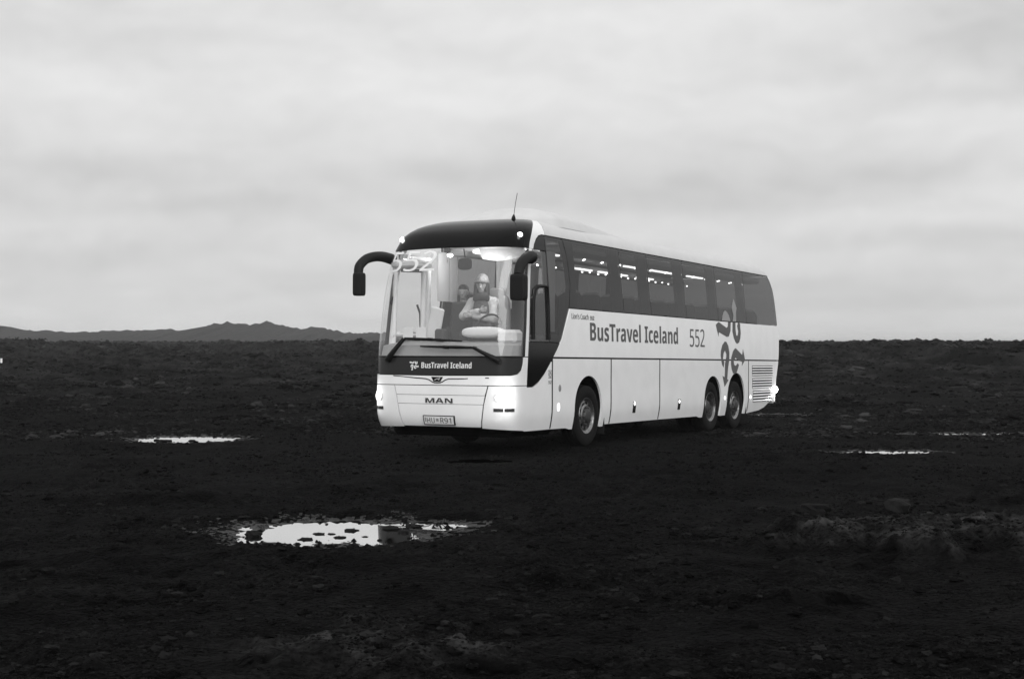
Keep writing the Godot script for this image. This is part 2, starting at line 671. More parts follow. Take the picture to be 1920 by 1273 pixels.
func ground_h(x: float, z: float) -> float:
	var d := Vector2(x, z).length()
	var wu := bus_uw(x, z)
	# distance to the bus's footprint
	var ox := maxf(maxf(-0.6 - wu.x, wu.x - 3.1), 0.0)
	var oz := maxf(maxf(-0.6 - wu.y, wu.y - 13.6), 0.0)
	var od := Vector2(ox, oz).length()
	var k := 1.0 - smoothstep(0.0, 7.0, od)
	var hb := -0.016 - 0.00199 * wu.x - 0.01593 * wu.y
	var far := smoothstep(26.0, 70.0, d)
	var calm := lerpf(0.30, 1.0, smoothstep(0.0, 3.5, od))
	var h := n_big.get_noise_2d(x, z) * lerpf(0.14, 0.30, far) * calm
	var patchy := clampf(n_patch.get_noise_2d(x, z) * 1.6 + 0.35, 0.0, 1.0)
	h += n_mid.get_noise_2d(x, z) * lerpf(0.028, 0.07, patchy) * calm
	if d < 60.0:
		h += n_fine.get_noise_2d(x, z) * lerpf(0.010, 0.022, patchy)
	var m := mound(x, z) if d < 20.0 else 0.0
	if m > 0.0:
		h += m + (n_mid.get_noise_2d(x * 2.3 + 9.0, z * 2.3) * 0.5 + n_rim.get_noise_2d(x * 2.0, z * 2.0) * 0.35) * m * 0.8
	if d < 34.0:
		# crumbly crust: rounded clods with cracks between them
		var clod := 1.0 - absf(n_rim.get_noise_2d(x * 1.5 + 50.0, z * 1.5)) * 3.2
		h += clampf(clod, -1.0, 1.0) * -0.018 * patchy * calm
		h += absf(n_mid.get_noise_2d(x * 4.0 + 7.0, z * 4.0)) * (0.016 * patchy * calm + m * 0.32)
	h -= k * 0.01
	h += hb * k
	# lava field: hummocks that grow with distance, and the rise that makes the skyline
	var lava := smoothstep(24.0, 75.0, d) * smoothstep(2.0, 14.0, od)
	if lava > 0.0:
		h += (n_ridge.get_noise_2d(x * 0.7, z * 0.7) * 0.22 + n_patch.get_noise_2d(x * 0.6 + 40.0, z * 0.6) * 0.22) * lava
	if d > 45.0:
		var side := smoothstep(-4.0, 9.0, x * 60.0 / d)
		var crest := lerpf(smoothstep(60.0, 190.0, d) * 1.05, smoothstep(48.0, 112.0, d) * 1.28, side)
		h += crest + n_big.get_noise_2d(x * 0.45 + 70.0, z * 0.2) * lerpf(1.0, 0.35, side) * smoothstep(70.0, 130.0, d)
		h += (n_patch.get_noise_2d(x * 0.9, z * 0.35) * 0.34 + n_mid.get_noise_2d(x * 0.9, z * 0.3) * 0.30 + n_fine.get_noise_2d(x * 0.6, z * 0.2) * 0.12) * smoothstep(60.0, 110.0, d)
		# dark outcrop to the right
		var q := Vector2((x - 25.2) / 4.2, (z + 72.0) / 6.0).length() + n_patch.get_noise_2d(x * 0.7, z * 0.7) * 0.5
		h += 0.55 * (1.0 - smoothstep(0.3, 1.0, q))
	# hollows that hold water
	if d < 40.0:
		var near := 9.0
		var best: Array = []
		for p in PUDDLES:
			var dx: float = x - p[0]
			var dz: float = z - p[1]
			if absf(dx) < p[2] * 2.6 and absf(dz) < p[3] * 2.6 + 0.4:
				var e := Vector2(dx / p[2], dz / p[3]).length() + n_rim.get_noise_2d(x * 1.2, z * 1.2) * 0.40
				if e < near:
					near = e
					best = p
		if near < 2.4:
			var s := 1.0 - smoothstep(1.1, 2.1, near)
			var bed: float = best[4] + (near - 1.0) * best[6] + n_fine.get_noise_2d(x * 0.8, z * 0.8) * 0.007 + n_fine.get_noise_2d(x * 3.1 + 9.0, z * 3.1) * 0.006
			bed += maxf(0.0, n_fine.get_noise_2d(x * 1.3, z * 1.3 + 5.0) - 0.44) * 0.14
			h = lerpf(h, bed, s)
			if near > 1.0 and near < 1.7:
				h = maxf(h, best[4] + minf((near - 1.0) * 0.03, 0.012)) + absf(n_fine.get_noise_2d(x * 1.1 + 4.0, z * 1.1)) * 0.022 * minf((near - 1.0) * 3.0, 1.0)
	return h

func build_ground() -> void:
	var rad := PackedFloat32Array()
	var r := 0.6
	while r < 5.5:
		rad.append(r)
		r += 0.35
	while r < 3000.0:
		rad.append(r)
		r += 0.045 * pow(maxf(r, 7.0) / 7.0, 1.36)
	var ang := PackedFloat32Array()
	var a := -180.0
	while a < 180.0:
		ang.append(a)
		var f := absf(a)
		a += 0.055 if f < 22.5 else (0.3 if f < 35.0 else 3.0)
	ang.append(180.0)
	var nr := rad.size()
	var na := ang.size()
	var vs := PackedVector3Array()
	vs.resize(nr * na)
	var hs := PackedFloat32Array()
	hs.resize(nr * na)
	var cols := PackedColorArray()
	cols.resize(nr * na)
	for j in na:
		var sa := sin(deg_to_rad(ang[j]))
		var ca := -cos(deg_to_rad(ang[j]))
		for i in nr:
			var x := rad[i] * sa
			var z := rad[i] * ca
			var y := ground_h(x, z)
			vs[j * nr + i] = Vector3(x, y, z)
			# patches of dry moss and of bare black gravel
			var c := 0.0042 + 0.004 * clampf(n_patch.get_noise_2d(x * 1.7 + 80.0, z * 1.7) + 0.2, 0.0, 1.0)
			if rad[i] < 20.0:
				c += 0.28 * clampf(mound(x, z, 2), 0.0, 0.10) * clampf(0.8 + n_rim.get_noise_2d(x * 2.5, z * 2.5 + 30.0) * 1.5, 0.1, 1.6)
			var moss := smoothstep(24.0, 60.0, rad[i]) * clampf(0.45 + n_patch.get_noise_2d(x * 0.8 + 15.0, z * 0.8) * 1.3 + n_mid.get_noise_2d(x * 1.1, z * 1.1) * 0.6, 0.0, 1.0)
			c *= clampf(1.0 + n_mid.get_noise_2d(x * 2.0 + 3.0, z * 2.0) * 1.3, 0.3, 2.0)
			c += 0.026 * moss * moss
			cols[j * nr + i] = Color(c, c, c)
	var ns := PackedVector3Array()
	ns.resize(nr * na)
	var idx := PackedInt32Array()
	for j in na:
		for i in nr:
			var o := j * nr + i
			var dr := vs[j * nr + mini(i + 1, nr - 1)] - vs[j * nr + maxi(i - 1, 0)]
			var da := vs[mini(j + 1, na - 1) * nr + i] - vs[maxi(j - 1, 0) * nr + i]
			var nn := dr.cross(da).normalized()
			ns[o] = nn if nn.y > 0 else -nn
			if i < nr - 1 and j < na - 1:
				idx.append_array(PackedInt32Array([o, o + 1, o + nr + 1, o, o + nr + 1, o + nr]))
	var arr := []
	arr.resize(Mesh.ARRAY_MAX)
	arr[Mesh.ARRAY_VERTEX] = vs
	arr[Mesh.ARRAY_NORMAL] = ns
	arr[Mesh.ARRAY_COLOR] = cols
	arr[Mesh.ARRAY_INDEX] = idx
	var m := ArrayMesh.new()
	m.add_surface_from_arrays(Mesh.PRIMITIVE_TRIANGLES, arr)
	var g := mat(1.0, 0.95, 0.0, 0.12)
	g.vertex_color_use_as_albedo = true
	g.albedo_texture = noise_texture(1024, 0.045, 5, 61, 0.02, 1.35)
	g.uv1_triplanar = true
	g.uv1_world_triplanar = true
	g.uv1_scale = Vector3(0.29, 0.29, 0.29)
	g.heightmap_enabled = true
	g.heightmap_texture = noise_texture(1024, 0.05, 5, 62, 0.0, 1.0)
	g.heightmap_scale = 5.0
	M.ground = g
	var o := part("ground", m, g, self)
	tag(o, "black volcanic gravel plain with mossy hummocks", "ground", "", "structure")

func puddle_near(x: float, z: float) -> float:
	var near := 9.0
	for p in PUDDLES:
		near = minf(near, Vector2((x - p[0]) / p[2], (z - p[1]) / p[3]).length() + n_rim.get_noise_2d(x * 1.2, z * 1.2) * 0.40)
	return near

func build_wet_margins() -> void:
	# gravel soaked by the puddles: the same black grit, but glossy with water
	var wm := mat(0.006, 0.85, 0.0, 0.42)
	wm.roughness_texture = noise_texture(512, 0.04, 5, 95, 0.25, 1.0)
	wm.uv1_triplanar = true
	wm.uv1_world_triplanar = true
	wm.uv1_scale = Vector3(0.6, 0.6, 0.6)
	for b in [[-3.1, 0.6, -14.2, -11.2, 0.028], [-7.2, -4.2, -26.4, -23.2, 0.05], [4.6, 7.4, -23.2, -21.4, 0.05], [6.6, 12.6, -28.9, -26.9, 0.06], [5.5, 8.2, -37.4, -34.6, 0.06]]:
		var nx := int((b[1] - b[0]) / b[4])
		var nz := int((b[3] - b[2]) / b[4])
		var pts := {}
		var t := Tris.new()
		var get_p := func(i: int, k: int) -> Vector3:
			var key := i * 10000 + k
			if not pts.has(key):
				var x: float = b[0] + i * b[4]
				var z: float = b[2] + k * b[4]
				pts[key] = Vector3(x, ground_h(x, z) + 0.004, z)
			return pts[key]
		for i in nx:
			for k in nz:
				var x: float = b[0] + (i + 0.5) * b[4]
				var z: float = b[2] + (k + 0.5) * b[4]
				var n := puddle_near(x, z)
				if n > 1.55 or n < 0.85: continue
				if n + n_fine.get_noise_2d(x * 1.4 + 60.0, z * 1.4) * 0.45 + n_fine.get_noise_2d(x * 5.0, z * 5.0 + 8.0) * 0.35 > 1.14: continue
				t.quad(get_p.call(i, k), get_p.call(i + 1, k), get_p.call(i + 1, k + 1), get_p.call(i, k + 1), Vector3.UP)
		if t.v.size():
			var o := part(numbered("wet_ground"), t.mesh(), wm, self)
			tag(o, "dark wet gravel round the edge of a puddle", "wet ground", "wet gravel round the puddles", "structure")

func build_hills() -> void:
	# skyline of the far hills: azimuth tangent, height of the crest above the eye line (tangent)
	var prof := [[-1.0, 0.004], [-0.7, 0.012], [-0.5, 0.016], [-0.40, 0.0125], [-0.3635, 0.0106], [-0.341, 0.0072], [-0.307, 0.0060], [-0.269, 0.0079], [-0.239, 0.0080], [-0.2196, 0.0088], [-0.2083, 0.0117], [-0.1992, 0.0131], [-0.1931, 0.0132], [-0.1886, 0.0116], [-0.1848, 0.0098], [-0.1780, 0.0124], [-0.1719, 0.0130], [-0.1660, 0.0113], [-0.1613, 0.0109], [-0.1545, 0.0092], [-0.1490, 0.0086], [-0.1462, 0.0088], [-0.1405, 0.0101], [-0.1367, 0.0094], [-0.1310, 0.0082], [-0.1220, 0.0064], [-0.1136, 0.0055], [-0.1030, 0.0052], [-0.0950, 0.0058], [-0.06, 0.006], [0.0, 0.004], [0.10, 0.001], [0.2, -0.001], [0.5, -0.001], [1.0, 0.0]]
	var dist := 620.0
	var hn := FastNoiseLite.new()
	hn.seed = 71
	hn.frequency = 0.05
	hn.fractal_octaves = 5
	var t := Tris.new()
	var nx := 1500
	var rows := [-1.0, -0.75, -0.5, -0.3, -0.15, -0.05, 0.0, 0.1, 0.4, 1.0]
	var grid := []
	for i in nx + 1:
		var tx := lerpf(-1.0, 0.6, float(i) / nx)
		var k := 0
		while k < prof.size() - 2 and tx > prof[k + 1][0]:
			k += 1
		var f: float = clampf((tx - prof[k][0]) / (prof[k + 1][0] - prof[k][0]), 0, 1)
		f = f * f * (3 - 2 * f)
		var top: float = lerpf(prof[k][1], prof[k + 1][1], f) * dist + 1.7
		var col := []
		for rr in rows:
			var depth: float = rr * 130.0
			var fall := pow(1.0 - absf(rr), 0.8)
			var x := tx * dist
			var z: float = -dist - depth
			var rough := hn.get_noise_2d(x, z) * 1.5 + hn.get_noise_2d(x * 3.0, z * 3.0) * 1.5 + hn.get_noise_2d(x * 9.0, z * 9.0) * 0.9
			var y: float = (top + 1.0) * fall - 1.0 + rough * 0.75
			col.append(Vector3(x, y, z))
		grid.append(col)
	for i in nx:
		for k in rows.size() - 1:
			t.flat(grid[i][k], grid[i + 1][k], grid[i + 1][k + 1], Vector3(0, 1, 0.3))
			t.flat(grid[i][k], grid[i + 1][k + 1], grid[i][k + 1], Vector3(0, 1, 0.3))
	var hm := mat(0.032, 0.95, 0.0, 0.12)
	hm.albedo_texture = noise_texture(512, 0.03, 5, 73, 0.10, 1.15)
	hm.uv1_triplanar = true
	hm.uv1_world_triplanar = true
	hm.uv1_scale = Vector3(0.02, 0.02, 0.02)
	var o := part("hills", t.mesh(), hm, self)
	tag(o, "low grey lava hills along the horizon behind the plain", "hills", "", "structure")

func build_puddles() -> void:
	var w := mat(0.72, 0.015, 1.0)
	M.water = w
	var what := ["large puddle with dark stones in it and a narrow shallow tail, mirroring the sky and the front of the bus", "", "bright oval puddle on the black gravel beyond the front of the bus", "small dark puddle right before the front bumper of the bus", "thin broken puddle beside the bus with gravel showing through", "long narrow streak of water on the gravel farther out than the broken puddle", "pale puddle behind the rear bumper of the bus"]
	for i in PUDDLES.size():
		var p: Array = PUDDLES[i]
		if what[i] == "": continue   # the tail shares the large puddle's sheet of water
		var ex := Vector2(p[2], p[3]) * 1.45
		var sh := Vector2.ZERO
		if i == 0:
			ex = Vector2(1.75, 1.35)
			sh = Vector2(0.45, -0.2)
		var t := Tris.new()
		var c := Vector3(0, 0, 0)
		for k in 48:
			var a := TAU * k / 48.0
			var b := TAU * (k + 1) / 48.0
			t.flat(c, Vector3(cos(a) * ex.x, 0, sin(a) * ex.y), Vector3(cos(b) * ex.x, 0, sin(b) * ex.y), Vector3.UP)
		var o := part(numbered("puddle"), t.mesh(), w, self, Vector3(p[0] + sh.x, p[4], p[1] + sh.y))
		tag(o, what[i], "puddle", "puddles on the gravel", "structure")

# ------------------------------------------------------------------ the bus
func bp(called: String, t: Tris, m: Material, parent: Node = null) -> MeshInstance3D:
	return part(called, t.mesh(), m, parent if parent else bus)

func strip_between(kind: String, pts: Array, half: float, off: float) -> Tris:   # a thin band along a line on the shell
	var t := Tris.new()
	var l := []
	for i in pts.size():
		var p: Vector2 = pts[i]
		var c := on(kind, p.x, p.y, off)
		var q0: Vector2 = pts[maxi(i - 1, 0)]
		var q1: Vector2 = pts[mini(i + 1, pts.size() - 1)]
		var d := (on(kind, q1.x, q1.y, off) - on(kind, q0.x, q0.y, off)).normalized()
		var n := nrm(kind, p.x, p.y)
		var s := d.cross(n).normalized() * half
		l.append([c - s, c + s, n])
	for i in l.size() - 1:
		t.quad(l[i][0], l[i + 1][0], l[i + 1][1], l[i][1], l[i][2])
		for e in [0, 1]:
			t.quad(l[i][e], l[i + 1][e], l[i + 1][e] - l[i][2] * 0.006, l[i][e] - l[i][2] * 0.006, l[i][e] - l[i][1 - e])
	return t

func side_panels(kind: String) -> void:
	var black_curve := V([[0.81, 1.03], [1.0, 1.10], [1.2, 1.225], [1.46, 1.44], [1.66, 1.62], [1.82, 1.79], [2.01, 2.10], [2.14, 2.285]])
	# lower flaps
	var pl := edge_line(edge, 1.01, 0.33)
	pl += V([[1.455, 0.33], [1.455, 1.415], [1.2, 1.205], [1.0, 1.08], [0.81, 1.012]])
	bp("corner_panel", patch(kind, pl, 0.0, 0.03, Vector2(0.25, 0.12)), M.white)
	pl = V([[1.485, 1.462], [1.485, 0.33], [2.05, 0.325], [2.2, 0.295]])
	var ar := arch(2.86, 0.63, 0.55, 0.292)
	ar.reverse()
	pl += ar
	pl += V([[3.56, 0.295], [3.61, 0.335], [3.775, 0.335], [3.775, 1.462]])
	bp("front_wheel_panel", patch(kind, pl, 0.0, 0.035, Vector2(0.5, 0.12)), M.white)
	bp("luggage_flap", patch(kind, V([[3.798, 1.462], [3.798, 0.335], [6.035, 0.335], [6.035, 1.462]])), M.white)
	pl = V([[6.060, 1.462], [6.060, 0.335], [8.15, 0.33], [8.3, 0.295]])
	ar = arch(8.99, 0.62, 0.52, 0.292)
	ar.reverse()
	pl += ar
	ar = arch(10.46, 0.60, 0.60, 0.292)
	ar.reverse()
	pl += ar
	pl += V([[11.262, 0.30], [11.262, 1.462]])
	bp("rear_wheel_panel", patch(kind, pl, 0.0, 0.035, Vector2(0.5, 0.12)), M.white)
	pl = V([[11.290, 1.462], [11.290, 0.302], [12.1, 0.345], [12.45, 0.40], [12.85, 0.54], [13.1, 0.68]])
	pl += edge_line(tail, 0.78, 1.462)
	bp("engine_flap", patch(kind, pl, 0.0, 0.03, Vector2(0.5, 0.12)), M.white)
	# upper side
	pl = V([[1.535, 1.492], [1.68, 1.61], [1.84, 1.78], [2.03, 2.09], [2.155, 2.288]])
	var tl := edge_line(tail, 1.492, 2.288)
	tl.reverse()
	pl += tl
	bp("side_panel", patch(kind, pl, 0.0, 0.03, Vector2(0.5, 0.12)), M.white)
	for u in [1.470, 3.7865, 6.0475, 11.276]:
		bp("flap_seal", patch(kind, V([[u - 0.018, 0.345], [u + 0.018, 0.345], [u + 0.018, 1.462], [u - 0.018, 1.462]]), 0.003, 0.02, Vector2(0.5, 0.12)), M.rubber)
	bp("waist_seal", patch(kind, V([[1.56, 1.466], [13.25, 1.466], [13.25, 1.489], [1.56, 1.489]]), -0.006, 0.02, Vector2(0.5, 0.12)), M.rubber)
	# dark backing behind the joints, with the wheel openings left free
	pl = edge_line(edge, 2.29, 0.36)
	ar = arch(2.86, 0.63, 0.56, 0.36)
	ar.reverse()
	pl += ar
	ar = arch(8.99, 0.62, 0.53, 0.36)
	ar.reverse()
	pl += ar
	ar = arch(10.46, 0.60, 0.61, 0.36)
	ar.reverse()
	pl += ar
	pl += V([[12.0, 0.38], [12.45, 0.44], [12.85, 0.58]])
	pl += edge_line(tail, 0.80, 2.29)
	# keep the backing clear of the driver's glazing
	bp("inner_wall", patch(kind, pl.filter(func(p): return not (p.y > 1.70 and p.x < 2.0)) + V([[2.2, 2.29], [1.9, 1.8], [1.7, 1.70]]), -0.04, 0.0, Vector2(0.5, 0.12)), M.lining)
	pl = edge_line(edge, 3.50, 3.41)
	pl = V([[1.0, 3.41], [12.7, 3.41], [12.7, 3.50], [1.25, 3.50]])
	bp("cant_rail", patch(kind, pl, -0.03, 0.0, Vector2(0.5, 0.05)), M.trim)
	# black painted glass under the driver's window
	if kind == "L":
		pl = edge_line(edge, 1.715, 1.03, 0.012)
		pl += black_curve.slice(0, 5)
		pl += V([[1.75, 1.715]])
		bp("black_side_glass", patch(kind, pl, -0.004, 0.02, Vector2(0.2, 0.1)), M.black)
		pl = edge_line(edge, 3.17, 1.73, 0.012)
		pl += V([[1.36, 1.73], [1.36, 3.17]])
		bp("driver_window", patch(kind, pl, -0.004, 0.0, Vector2(0.2, 0.1)), M.driver_glass)
		# curved dark corner above it
		pl = V([[1.36, 3.19], [1.36, 3.428], [1.28, 3.427], [1.18, 3.405], [1.08, 3.35], [1.0, 3.27], [0.955, 3.19]])
		bp("corner_glass", patch(kind, pl, -0.004, 0.02, Vector2(0.1, 0.05)), M.black)
		pl = V([[1.375, 1.73], [1.765, 1.73], [1.82, 1.79], [2.01, 2.10], [2.125, 2.285], [2.2, 2.7], [2.13, 3.15], [2.02, 3.43], [1.375, 3.43]])
		bp("quarter_window", patch(kind, pl, -0.004, 0.0, Vector2(0.25, 0.1)), M.window)
		# sliding window frame
		var fr := []
		for p in [[0.80, 1.76], [0.80, 2.1], [0.83, 2.38], [0.90, 2.54], [1.02, 2.60], [1.18, 2.61], [1.33, 2.61], [1.335, 2.3], [1.335, 1.76]]:
			fr.append(on(kind, p[0], p[1], 0.01))
		bp("sliding_window_frame", tube(fr, 0.028, 8), M.trim)
		bp("window_pillar", tube([on(kind, 1.40, 1.75, -0.05), on(kind, 1.40, 2.6, -0.05), on(kind, 1.40, 3.40, -0.05)], 0.05, 6), M.trim)
	else:
		# passenger door: white frame with a tall pane and a low pane
		var door := node("front_door", bus)
		pl = V([[0.72, 1.90], [0.80, 3.10], [1.62, 3.10], [1.62, 1.90]])
		bp("door_pane", patch(kind, pl, -0.006, 0.0, Vector2(0.25, 0.1)), M.driver_glass, door)
		bp("low_door_pane", patch(kind, V([[0.66, 0.70], [0.70, 1.78], [1.62, 1.78], [1.62, 0.70]]), -0.006, 0.0, Vector2(0.25, 0.1)), M.driver_glass, door)
		for f in [[[0.64, 3.16], [0.70, 1.95], [0.63, 0.70], [0.63, 0.45]], [[1.68, 0.45], [1.68, 3.16]], [[0.95, 3.14], [1.68, 3.14]], [[0.64, 1.84], [1.68, 1.84]], [[0.64, 0.50], [1.68, 0.50]]]:
			var pp := []
			for p in f: pp.append(on(kind, p[0], p[1], -0.02))
			bp("door_frame", tube(pp, 0.045, 6), M.white, door)
		var hp := [B(2.42, 1.6, 1.3), B(2.36, 1.75, 1.28), B(2.36, 2.2, 1.25), B(2.42, 2.35, 1.25)]
		bp("door_handle", tube(hp, 0.018, 8), M.trim, door)
		pl = V([[1.75, 1.73], [1.82, 1.79], [2.01, 2.10], [2.125, 2.285], [2.2, 2.7], [2.13, 3.15], [2.02, 3.43], [1.75, 3.43]])
		bp("quarter_window", patch(kind, pl, -0.004, 0.0, Vector2(0.25, 0.1)), M.driver_glass)
	# passenger windows
	var cuts := [2.2, 4.40, 5.69, 7.52, 9.38, 11.22]
	for i in 6:
		var a: float = cuts[i]
		var pane := []
		if i == 0:
			pane = V([[2.145, 2.305], [2.215, 2.7], [2.145, 3.15], [2.04, 3.43]])
			pane.reverse()
			pane += V([[cuts[1] - 0.008, 2.305], [cuts[1] - 0.008 - 0.08, 3.43]])
		elif i < 5:
			pane = V([[a - 0.08 + 0.008, 3.43], [a + 0.008, 2.305], [cuts[i + 1] - 0.008, 2.305], [cuts[i + 1] - 0.088, 3.43]])
		else:
			pane = V([[a - 0.08 + 0.008, 3.43], [a + 0.008, 2.305]]) + edge_line(tail, 2.305, 3.43, 0.0)
		bp("side_window", patch(kind, pane, -0.004, 0.0, Vector2(0.5, 0.1)), M.window)
		# pillar behind the joint
		if i > 0:
			bp("window_pillar", patch(kind, V([[a - 0.36, 2.25], [a + 0.02, 2.25], [a - 0.06, 3.42], [a - 0.44, 3.42]]), -0.05, 0.05, Vector2(0.5, 0.12)), M.trim)
			bp("window_joint", patch(kind, V([[a - 0.014, 2.305], [a + 0.014, 2.305], [a - 0.066, 3.43], [a - 0.094, 3.43]]), -0.014, 0.02, Vector2(0.5, 0.12)), M.rubber)
	bp("window_joint", patch(kind, V([[2.12, 2.305], [2.15, 2.305], [2.222, 2.7], [2.152, 3.15], [2.045, 3.43], [2.015, 3.43], [2.122, 3.15], [2.192, 2.7]]), -0.014, 0.02, Vector2(0.5, 0.12)), M.rubber)
	bp("window_pillar", patch(kind, V([[2.16, 2.25], [2.52, 2.25], [2.50, 3.42], [2.06, 3.42], [2.16, 3.15], [2.23, 2.7]]), -0.05, 0.05, Vector2(0.5, 0.12)), M.trim)
	# white corner frame over the glass, from the pillar to the roof joint
	pl = edge_line(edge, 3.19, 3.80)
	pl += V([[1.745, 3.80], [1.60, 3.70], [1.48, 3.58], [1.405, 3.447], [1.28, 3.445], [1.165, 3.42], [1.06, 3.36], [0.975, 3.27], [0.93, 3.19]])
	bp("corner_frame", patch(kind, pl, 0.0, 0.03, Vector2(0.12, 0.06)), M.white)

func build_front() -> void:
	# windscreen, black border, dark cap above and dark panel below
	bp("windscreen", patch("F", V([[-0.90, 1.49], [0.90, 1.49], [0.91, 2.4], [0.895, 3.0], [0.88, 3.15], [0.6, 3.185], [0.0, 3.205], [-0.6, 3.185], [-0.88, 3.15], [-0.895, 3.0], [-0.91, 2.4]]), -0.004, 0.0), M.clear)
	for s in [-1.0, 1.0]:
		var bl := V([[0.90, 1.49], [0.948, 1.49], [0.952, 2.4], [0.94, 3.0], [0.932, 3.17], [0.88, 3.15], [0.895, 3.0], [0.91, 2.4]]).map(func(p): return Vector2(p.x * s, p.y))
		bp("windscreen_border", patch("F", bl, -0.003, 0.02), M.black)
		var pi := V([[0.952, 1.49], [1.0, 1.49], [1.0, 3.185], [0.938, 3.185], [0.944, 3.0], [0.956, 2.4]]).map(func(p): return Vector2(p.x * s, p.y))
		bp("front_pillar", patch("F", pi, 0.0, 0.03), M.white)
		var cf := V([[1.0, 3.19], [1.0, 3.80], [0.86, 3.80], [0.875, 3.72], [0.89, 3.60], [0.90, 3.45], [0.915, 3.30], [0.935, 3.19]]).map(func(p): return Vector2(p.x * s, p.y))
		bp("corner_frame", patch("F", cf, 0.0, 0.03), M.white)
	var cap := V([[-0.93, 3.19], [-0.6, 3.20], [0.0, 3.22], [0.6, 3.20], [0.93, 3.19], [0.91, 3.30], [0.895, 3.45], [0.885, 3.60], [0.868, 3.72], [0.845, 3.797], [-0.845, 3.797], [-0.868, 3.72], [-0.885, 3.60], [-0.895, 3.45], [-0.91, 3.30]])
	bp("front_cap", patch("F", cap, -0.002, 0.02), M.cap)
	var dk := V([[-0.915, 1.468], [-0.912, 1.38], [-0.89, 1.28], [-0.84, 1.225], [-0.76, 1.205], [0.0, 1.195], [0.76, 1.205], [0.84, 1.225], [0.89, 1.28], [0.912, 1.38], [0.915, 1.468]])
	bp("lower_dark_panel", patch("F", dk, -0.004, 0.02), M.panel)
	var fa := V([[-1, 1.045], [1, 1.045], [1, 1.478], [0.925, 1.478], [0.922, 1.38], [0.898, 1.27], [0.845, 1.215], [0.76, 1.193], [0.0, 1.183], [-0.76, 1.193], [-0.845, 1.215], [-0.898, 1.27], [-0.922, 1.38], [-0.925, 1.478], [-1, 1.478]])
	bp("front_fascia", patch("F", fa, 0.0, 0.03), M.white)
	# bumper: centre flap in three boards, two corners with lamps
	bp("bumper_flap", patch("F", V([[-0.445, 1.033], [0.545, 1.033], [0.52, 0.892], [-0.425, 0.892]]), 0.0, 0.03), M.white)
	bp("bumper_flap", patch("F", V([[-0.424, 0.885], [0.519, 0.885], [0.502, 0.752], [-0.408, 0.752]]), -0.004, 0.03), M.white)
	bp("bumper_flap", patch("F", V([[-0.407, 0.745], [0.501, 0.745], [0.47, 0.40], [-0.37, 0.40]]), 0.0, 0.03), M.white)
	bp("bumper_corner", patch("F", V([[0.556, 1.033], [1.0, 1.033], [1.0, 0.34], [0.482, 0.385], [0.512, 0.745]]), 0.0, 0.03), M.white)
	bp("bumper_corner", patch("F", V([[-0.456, 1.033], [-1.0, 1.033], [-1.0, 0.36], [-0.382, 0.385], [-0.418, 0.745]]), 0.0, 0.03), M.white)
	bp("front_backing", patch("F", V([[-1, 0.36], [1, 0.36], [1, 1.49], [-1, 1.49]]), -0.04, 0.0), M.under)
	bp("header_backing", patch("F", V([[-1, 3.24], [1, 3.24], [1, 3.86], [-1, 3.86]]), -0.045, 0.0), M.under)
	bp("added_shade_box", box(B(1.275, 0.33, 1.15), Vector3(2.15, 0.20, 1.5), 0.06), M.under)  # dark box added in place of the black shade under the bumper
	# joints round the windscreen
	bp("windscreen_joint", strip_between("F", V(range(-46, 47).map(func(i): return [i * 0.02, 1.48])), 0.008, -0.004), M.black)
	# lettering
	for e in [["5", -0.69], ["5", -0.485], ["2", -0.285]]:
		bp("windscreen_digit", lettering(e[0], "F", e[1], 2.835, 0.325, 0.28, font(false), 0.003), M.white_print)
	bp("front_lettering", lettering("BusTravel Iceland", "F", -0.15, 1.30, 0.098, 0.893, font(true), 0.003), M.white_print)
	bp("maker_lettering", lettering("MAN", "F", -0.10, 0.768, 0.075, 0.49, font(true), 0.009), M.chrome)
	# badge with a light beast on a dark shield, and the trim line that dips round it
	bp("badge", patch("F", V([[-0.035, 1.168], [0.088, 1.168], [0.062, 1.095], [-0.008, 1.095]]), 0.012, 0.012), M.cap)
	bp("badge_lion", patch("F", V([[-0.004, 1.112], [0.006, 1.135], [0.022, 1.146], [0.046, 1.150], [0.060, 1.160], [0.066, 1.148], [0.058, 1.136], [0.052, 1.112], [0.044, 1.112], [0.042, 1.128], [0.020, 1.128], [0.010, 1.112]]), 0.015, 0.003), M.chrome)
	bp("fascia_trim", strip_between("F", V([[-0.465, 1.180], [-0.22, 1.152], [-0.10, 1.140], [-0.06, 1.122], [-0.03, 1.092], [0.0, 1.076], [0.054, 1.076], [0.084, 1.092], [0.114, 1.122], [0.15, 1.140], [0.30, 1.143], [0.56, 1.158]]), 0.007, 0.006), M.trim)
	# number plate
	var pl := node("number_plate", bus)
	bp("plate_frame", patch("F", V([[-0.13, 0.432], [0.21, 0.432], [0.21, 0.572], [-0.13, 0.572]]), 0.020, 0.02), M.trim, pl)
	bp("plate_board", patch("F", V([[-0.12, 0.443], [0.20, 0.443], [0.20, 0.561], [-0.12, 0.561]]), 0.023, 0.002), M.plate, pl)
	bp("plate_letters", lettering("HU", "F", -0.087, 0.462, 0.08, 0.135, font(false), 0.026), M.grey_print, pl)
	bp("plate_digits", lettering("R91", "F", 0.057, 0.462, 0.08, 0.195, font(false), 0.026), M.grey_print, pl)
	bp("plate_mark", patch("F", V([[-0.111, 0.485], [-0.095, 0.485], [-0.095, 0.545], [-0.111, 0.545]]), 0.026, 0.003), M.pale_print, pl)
	bp("plate_mark", patch("F", V([[0.013, 0.49], [0.039, 0.49], [0.039, 0.53], [0.013, 0.53]]), 0.026, 0.003), M.pale_print, pl)
